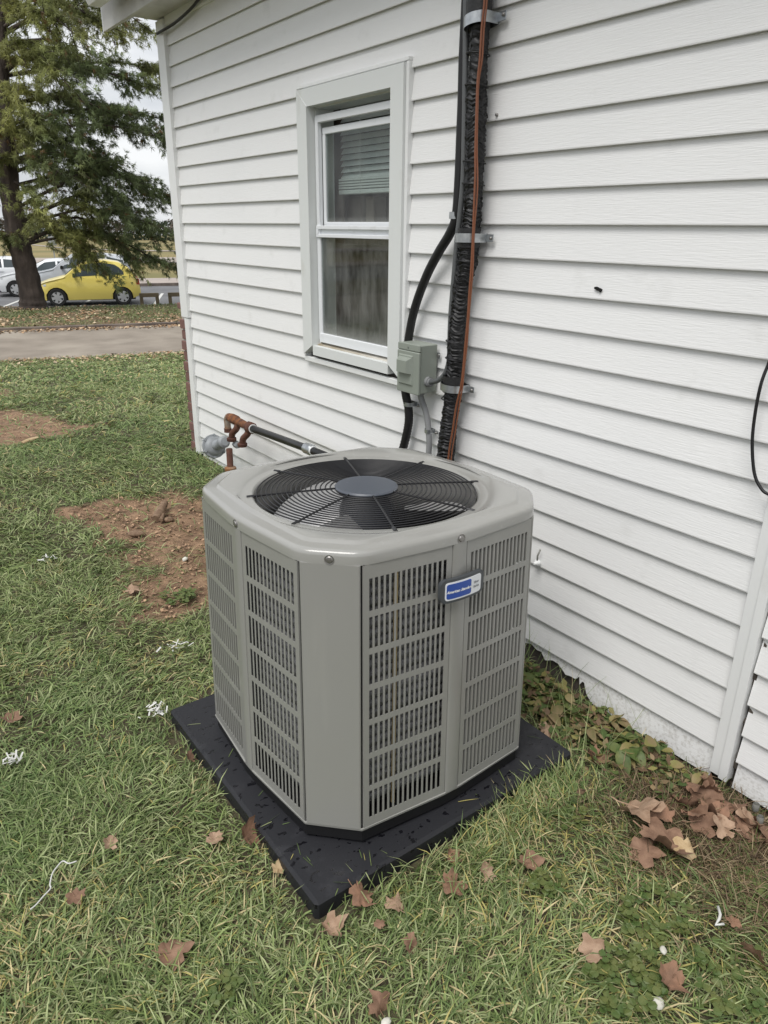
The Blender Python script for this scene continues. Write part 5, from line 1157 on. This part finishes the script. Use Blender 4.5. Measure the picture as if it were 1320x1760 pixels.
weed(1045, 1245, .07, 14, .06, [Br, Y_], 'tan withered weed leaning on the siding', 5)
weed(1078, 1300, .09, 12, .065, [G_, G_, Y_], 'upright green weed with broad pointed leaves', 6)
weed(1090, 1262, .06, 12, .05, [Br, Y_, G_], 'half brown weed touching the lowest siding plank', 7)
weed(1130, 1300, .06, 12, .04, [G_, Y_, Br], 'small weed with ragged leaves before the dirty plank', 8)
weed(1160, 1318, .06, 12, .04, [Y_, G_], 'small yellow green weed near the leaf heap', 9)
weed(1205, 1330, .09, 9, .04, [Y_, Br], 'thin weed with pale leaves below the corner post', 10)
weed(905, 1170, .04, 10, .05, [G_], 'dark green weed close behind the condenser', 11)
for i, (x, y, h_, n_, sz, mm_, lab) in enumerate((
    (915, 1215, .04, 14, .035, [G_, G_, Y_], 'low leafy weed at the right edge of the pad'), (940, 1225, .05, 14, .04, [G_, Br], 'green and brown weed just behind the pad corner'), (978, 1222, .05, 14, .038, [G_, Y_, G_], 'small leaved green weed below the torn plank'),
    (1015, 1255, .05, 14, .045, [G_, Br, Y_], 'mixed green and tan weed in the long grass'), (1030, 1225, .06, 12, .04, [G_, Y_], 'green weed touching the siding left of the tan one'), (1062, 1275, .06, 14, .045, [Br, G_], 'tan leaved weed left of the broad leaved one'),
    (1110, 1290, .06, 14, .035, [G_, Br], 'small leaved weed right of the broad leaved one'), (1145, 1325, .05, 14, .03, [Y_, Br, G_], 'straggly weed at the edge of the dead thatch'), (1180, 1335, .05, 12, .03, [Br, Y_], 'withered weed beside the leaf heap'), (985, 1265, .04, 12, .04, [G_, G_, Br], 'low weed in the grass right of the pad'), (1195, 1345, .05, 12, .026, [G_, Br, Y_], 'tiny leaved weed rooted under the corner post'), (1100, 1320, .04, 14, .03, [G_, Y_, Br], 'small weed at the upper edge of the dead thatch'), (1060, 1320, .04, 14, .03, [G_, Br], 'small mixed weed left of the thatch'), (1290, 1470, .04, 14, .024, [G_, Br], 'tiny leaved weed in the dead thatch at the right edge'), (1300, 1520, .04, 16, .024, [G_, Y_], 'green weed below the thatch at the right edge'))):
    weed(x, y, h_, n_, sz, mm_, lab, 30+i)
def clover(px, py, rad, n_, label, seed, mat='weed_green'):
    r = random.Random(seed); p = gp(px, py); p[2] = ground_z(p[0], p[1]); b = B()
    for i in range(n_):
        a = r.uniform(0, 6.28); q_ = rad*math.sqrt(r.random()); c = np.array([q_*math.cos(a), q_*math.sin(a)*.8, r.uniform(.012, .04)])
        for k in range(3):
            an = a+k*2.09; s = r.uniform(.006, .011); ctr = c+np.array([math.cos(an), math.sin(an), .05])*s; m = 7
            b.add([ctr+np.array([math.cos(an+2*math.pi*j/m)*s*.95, math.sin(an+2*math.pi*j/m)*s*.95, r.uniform(-.003, .003)]) for j in range(m)], [tuple(range(m))])
    o = b.build('clover_patch', M[mat]); o.location = tuple(p); o['kind'] = 'thing'; return own(o, label, 'clover')
clover(1122, 1585, .085, 60, 'bright clover patch above the white stone chip', 1)
clover(1075, 1700, .09, 60, 'dark clover patch near the bottom edge of the lawn', 2)
clover(938, 1530, .045, 18, 'small clover sprig in the yellowed grass', 3)
clover(1290, 1540, .07, 36, 'clover patch at the edge of the dead thatch', 4)
clover(1250, 1690, .10, 40, 'loose clover patch in the lower right grass', 5)
clover(378, 1712, .04, 14, 'small pale clover sprig in the lower left grass', 6)
clover(310, 1032, .08, 40, 'small green patch sprouting on the near edge of the bare soil', 7)
clover(985, 1410, .05, 16, 'clover sprigs in the grass right of the pad', 8)

MAPLE = [(0, .10), (.12, .34), (.30, .22), (.38, .55), (.20, .62), (.55, .72), (.80, .78), (.62, .90), (1.0, 1.0)]
def maple(seed, curl):
    r = random.Random(seed); n = 26; out = []
    for k in range(n):
        a = 2*math.pi*k/n-math.pi; lobes = abs(math.cos(a*2.5)); rad_ = .60+.40*lobes**1.2; rad_ *= (1-.25*(abs(a) > 2.3)); rad_ *= r.uniform(.88, 1.1)*(1 if k % 2 else .86); out.append((rad_*math.cos(a), rad_*math.sin(a)*.92))
    fold = r.uniform(0, 3.14); f2 = r.uniform(0, 6.28)
    def z(x, y):
        u_ = x*math.cos(fold)+y*math.sin(fold); return curl*(u_*u_)*.8+curl*.35*math.sin(3*x+f2)*math.cos(2.5*y)-.05
    vs = [(0, 0, z(0, 0))]+[(x*.5, y*.5, z(x*.5, y*.5)+.03*r.uniform(-1, 1)) for x, y in out]+[(x, y, z(x, y)+.11*r.uniform(-1, 1)) for x, y in out]
    fs = [(0, 1+k, 1+(k+1) % n) for k in range(n)]+[(1+k, 1+n+k, 1+n+(k+1) % n, 1+(k+1) % n) for k in range(n)]
    b = B(); b.add(vs, fs); return b
leaf_meshes = {}
def leaf(px, py, size, mat, label, tilt=(.0, .0), curl=.35, z=None, group=None, seed=None, up=.03):
    size = size*(.74 if group is None and px < 1080 else .88); up = up*(.85 if group is None and px < 1080 else 1.35); seed = int(px*7+py) if seed is None else seed; b = maple(seed, curl); p = gp(px, py, .02); zz = (ground_z(p[0], p[1])+up) if z is None else z; p = gp(px, py, zz); r = random.Random(seed)
    R_ = Matrix.Rotation(r.uniform(0, 6.28), 3, 'Z'); T_ = Matrix.Rotation(tilt[0], 3, 'X') @ Matrix.Rotation(tilt[1], 3, 'Y') @ R_
    b.v = [tuple(T_ @ Vector(v)*size) for v in b.v]; e = T_ @ Vector((-1, .0, .1)); b.tube([(0, 0, 0), tuple(Vector(e)*size*.7), tuple(Vector(e)*size*.95+Vector((0, 0, size*.1)))], size*.028, 4)
    o = b.build('fallen_leaf', M[mat], None, 60); o.location = tuple(p); return own(o, label, 'leaf', group)
TN, BN, RS, CR = 'leaf_tan', 'leaf_brown', 'leaf_rust', 'leaf_cream'
leaf(368, 1441, .040, TN, 'tan leaf in the grass left of the pad edge', curl=.5)
leaf(430, 1432, .062, RS, 'rust leaf standing against the left side of the pad', (.9, .5), .6, up=.045)
leaf(478, 1493, .030, CR, 'pale leaf scrap beside the pad left edge', (.5, .2))
leaf(618, 1538, .058, RS, 'curled rust leaf touching the front corner of the pad', (.3, .4), .8, up=.04)
leaf(570, 1594, .048, TN, 'folded tan leaf in the grass before the pad corner', (.3, .2), .9)
leaf(679, 1556, .042, TN, 'long tan leaf right of the curled rust leaf', (.1, .3), .8)
leaf(653, 1588, .024, BN, 'tiny brown leaf below the pad corner')
leaf(706, 1624, .038, BN, 'crumpled grey brown leaf in mid lawn', (.5, .2), .9)
leaf(780, 1473, .042, RS, 'rust leaf half sunk in grass at the pad front edge', (.6, .2), .6)
leaf(777, 1520, .060, RS, 'wide rust leaf right of the pad front corner', (.3, .1), .6, up=.035)
leaf(837, 1495, .040, TN, 'upright tan leaf in grass before the pad', (.9, .1), .4, up=.035)
leaf(910, 1482, .055, BN, 'dull brown leaf sunk in the yellowed grass', (.2, .2), .5)
leaf(650, 1730, .048, BN, 'brown curled leaf near the bottom edge', (.7, .3), .9)
leaf(295, 1637, .062, BN, 'large crumpled brown leaf in the lower left lawn', (.2, .3), .9)
leaf(328, 1302, .035, BN, 'brown leaf wedged beside the pad left side', (.4, .7), .5)
leaf(1018, 1632, .060, TN, 'flat tan maple leaf in the yellowed grass', (.1, .1), .3, up=.04)
leaf(1156, 1680, .048, RS, 'orange brown leaf on bare soil by the lower right', (.4, .2), .7)
leaf(1295, 1642, .048, BN, 'narrow folded brown leaf at the right edge', (.2, 1.0), .7)
leaf(1262, 1583, .026, RS, 'small rust leaf near the bleached fork twig')
leaf(190, 1447, .034, TN, 'small tan leaf in the left lawn', (.6, .1), .7)
leaf(128, 1540, .038, BN, 'dull leaf near the white string', (.2, .1), .4)
leaf(20, 1232, .050, BN, 'brown leaf near the left edge of the lawn', (.1, .1), .4)
leaf(227, 1014, .060, TN, 'pale brown leaf lying on the bare soil', (.2, .2), .8)
leaf(935, 1375, .040, TN, 'tan leaf tucked under the pad right edge', (.3, .5), .5)
leaf(940, 1256, .055, TN, 'tan leaf behind the right corner of the pad', (.3, .2), .7)
leaf(1022, 1300, .060, RS, 'curled rust leaf in the long grass right of the pad', (.4, .3), .9)
leaf(1098, 1388, .088, TN, 'big tan crumpled leaf at the edge of the heap', (-.3, .2), .6, up=.06)
leaf(1138, 1440, .092, BN, 'big brown folded leaf, largest of the heap', (-.2, .3), .7, up=.055)
leaf(1105, 1462, .060, BN, 'brown leaf under the big folded leaf', (.2, -.3), .5, up=.03)
leaf(1178, 1460, .048, CR, 'cream leaf beside the heap', (.4, .1), .7, up=.04)
leaf(1125, 1415, .050, BN, 'thin twisted brown leaf between the two big leaves', (.9, .4), .9, up=.05)
HL = ['curled rust leaf at the upper left of the heap', 'brown leaf lying low on the left of the heap', 'wide brown leaf in the middle of the heap', 'rust leaf right of the middle of the heap', 'rust leaf leaning near the dark wall gap', 'tan leaf at the right end of the heap by the plastic tubes', 'tan leaf at the lower middle of the heap',
      'brown leaf at the lower right of the heap', 'rust leaf at the far right edge below the tubes', 'brown leaf tilted over the left half of the heap', 'small rust leaf under the left half of the heap', 'small rust leaf between the big tan leaf and the heap', 'small tan leaf at the bottom of the heap', 'brown leaf cut off by the right edge of the view', 'brown leaf at the top of the heap below the post', 'tiny rust leaf beside the big brown folded leaf', 'brown leaf in the right half of the heap']
heap = [(1200, 1355, .06, RS), (1180, 1378, .055, BN), (1218, 1372, .065, BN), (1232, 1395, .06, RS), (1262, 1388, .06, RS), (1285, 1405, .055, TN), (1245, 1420, .05, TN), (1280, 1430, .05, BN), (1300, 1440, .05, RS), (1205, 1410, .06, BN), (1190, 1400, .05, RS), (1160, 1385, .045, RS), (1255, 1440, .045, TN), (1310, 1425, .05, BN), (1225, 1350, .05, BN), (1140, 1400, .04, RS), (1270, 1415, .055, BN)]
for i, (x, y, s, m_) in enumerate(heap):
    leaf(x, y, s, m_, HL[i], (rnd.uniform(-.7, .7), rnd.uniform(-.7, .7)), rnd.uniform(.4, .9), group='heaped leaves at the wall base', up=rnd.uniform(.02, .06))
def lump(name, px, py, s, mat, label, cat, seed, sq=(1, .7, .5), up=.015):
    r = random.Random(seed); p = gp(px, py, .02); zz = float(ground_z(p[0], p[1]))+up; p = gp(px, py, zz); b = B(); rings = []
    s = s*(.8 if mat == 'stone_w' else 1)
    for i in range(1, 6):
        ph = math.pi*i/6; rings.append([(s*sq[0]*math.sin(ph)*math.cos(2*math.pi*k/9)*r.uniform(.72, 1.15), s*sq[1]*math.sin(ph)*math.sin(2*math.pi*k/9)*r.uniform(.72, 1.15), s*sq[2]*math.cos(ph)*r.uniform(.8, 1.15)) for k in range(9)])
    b.loft(rings); o = b.build(name, M[mat], None, 60); o.location = tuple(p); o.rotation_euler = (0, 0, r.uniform(0, 3)); return own(o, label, cat)
lump('stone', 318, 961, .022, 'stone_w', 'smooth white stone lying on the bare soil', 'stone', 1, (1, .75, .6))
lump('stone', 1140, 1633, .014, 'stone_w', 'white stone chip in the yellowed grass at lower right', 'stone', 2, (1, .7, .5), .035)
lump('stone', 1131, 1724, .020, 'stone_w', 'cream stone chip below the dark clover', 'stone', 3, (.8, .8, .6), .03)
lump('stone', 663, 1757, .015, 'stone_w', 'white stone chip at the very bottom edge', 'stone', 4, (1, .7, .6), .03)
lump('stone', 1130, 1467, .017, 'stone_w', 'white stone chip beside the big brown leaves', 'stone', 5, (1, .8, .6), .035)
lump('stone', 290, 893, .030, 'wood', 'brown stone beside the wood pieces on bare soil', 'stone', 6)
lump('stone', 232, 917, .045, 'wood', 'dark clod in the middle of the bare soil', 'clod', 7, (1, .6, .35))
lump('stone', 52, 757, .085, 'leaf_cream', 'flat pale stone on the far bare soil patch', 'stone', 8, (1, .35, .2), .02)
def scrap(px, py, s, label, seed, n_=26):
    r = random.Random(seed); p = gp(px, py, .03); b = B()
    for i in range(n_):
        c = np.array([r.gauss(0, s), r.gauss(0, s*.6), r.uniform(0, .03)]); a = r.uniform(0, 3.14); l_ = r.uniform(.004, .015); w = r.uniform(.001, .0032); e = np.array([math.cos(a), math.sin(a), r.uniform(-.4, .4)]); f_ = np.array([-math.sin(a), math.cos(a), r.uniform(-.5, .5)])
        b.add([c-e*l_-f_*w, c+e*l_-f_*w, c+e*l_+f_*w, c-e*l_+f_*w], [(0, 1, 2, 3)])
    o = b.build('paint_splash', M['scrap_w']); o.location = tuple(gp(px, py, float(ground_z(p[0], p[1]))+.028)); o['kind'] = 'stuff'; return own(o, label, 'scrap')
scrap(268, 1227, .018, 'white flaky splash in the grass left of the pad', 1, 34); scrap(306, 1113, .020, 'white flecks in the grass below the bare soil', 2, 16)
scrap(82, 965, .016, 'white speck in the grass left of the bare soil', 3, 12); scrap(18, 1312, .016, 'white fluffy scrap at the left edge of the lawn', 4, 22)
own(B().tube(smooth_path([gp(x, y, .05) for x, y in ((132, 1480), (118, 1484), (108, 1480), (98, 1490), (90, 1502), (86, 1520), (87, 1527), (75, 1540), (62, 1555), (52, 1563))], 5), .0018, 5).build('white_string', M['scrap_w'], None, 180), 'white knotted string lying across the lower left grass', 'string')
own(B().tube([gp(x, y, .04) for x, y in ((1234, 1558), (1238, 1572), (1236, 1580), (1230, 1590))]+[gp(1244, 1588, .04)], .0035, 5).build('bleached_twig', M['scrap_w'], None, 180), 'bleached forked twig in the grass below the thatch', 'twig')
z0 = float(ground_z(*gp(275, 880)[:2]))+.02
own(B().tube([gp(268, 892, z0), gp(275, 880, z0+.015), gp(284, 864, z0+.03)], [.022, .026, .018], 7).build('wood_piece', M['wood'], None, 60), 'thick weathered wood piece lying on the bare soil', 'wood')
own(B().tube([gp(277, 894, z0), gp(281, 880, z0+.01)], [.011, .010], 6).build('wood_piece', M['wood'], None, 60), 'thin wood stick beside the thicker piece on bare soil', 'wood')
for (x, y, lab) in ((1299, 1387, 'clear plastic tube end by the extension wall, upper of two'), (1306, 1409, 'clear plastic tube end by the extension wall, lower of two')):
    p = gp(x, y, .03); own(B().lathe([(.007, 0), (.0095, .005), (.0095, .018), (.0075, .024), (.0075, .006)], tuple(p-np.array([0, 0, .012])), 12, capped=False).build('plastic_tube', M['clear'], None, 60), lab, 'tube')

for o in list(bpy.data.objects):
    for k in ('_o', 'z0'):
        if k in o: del o[k]
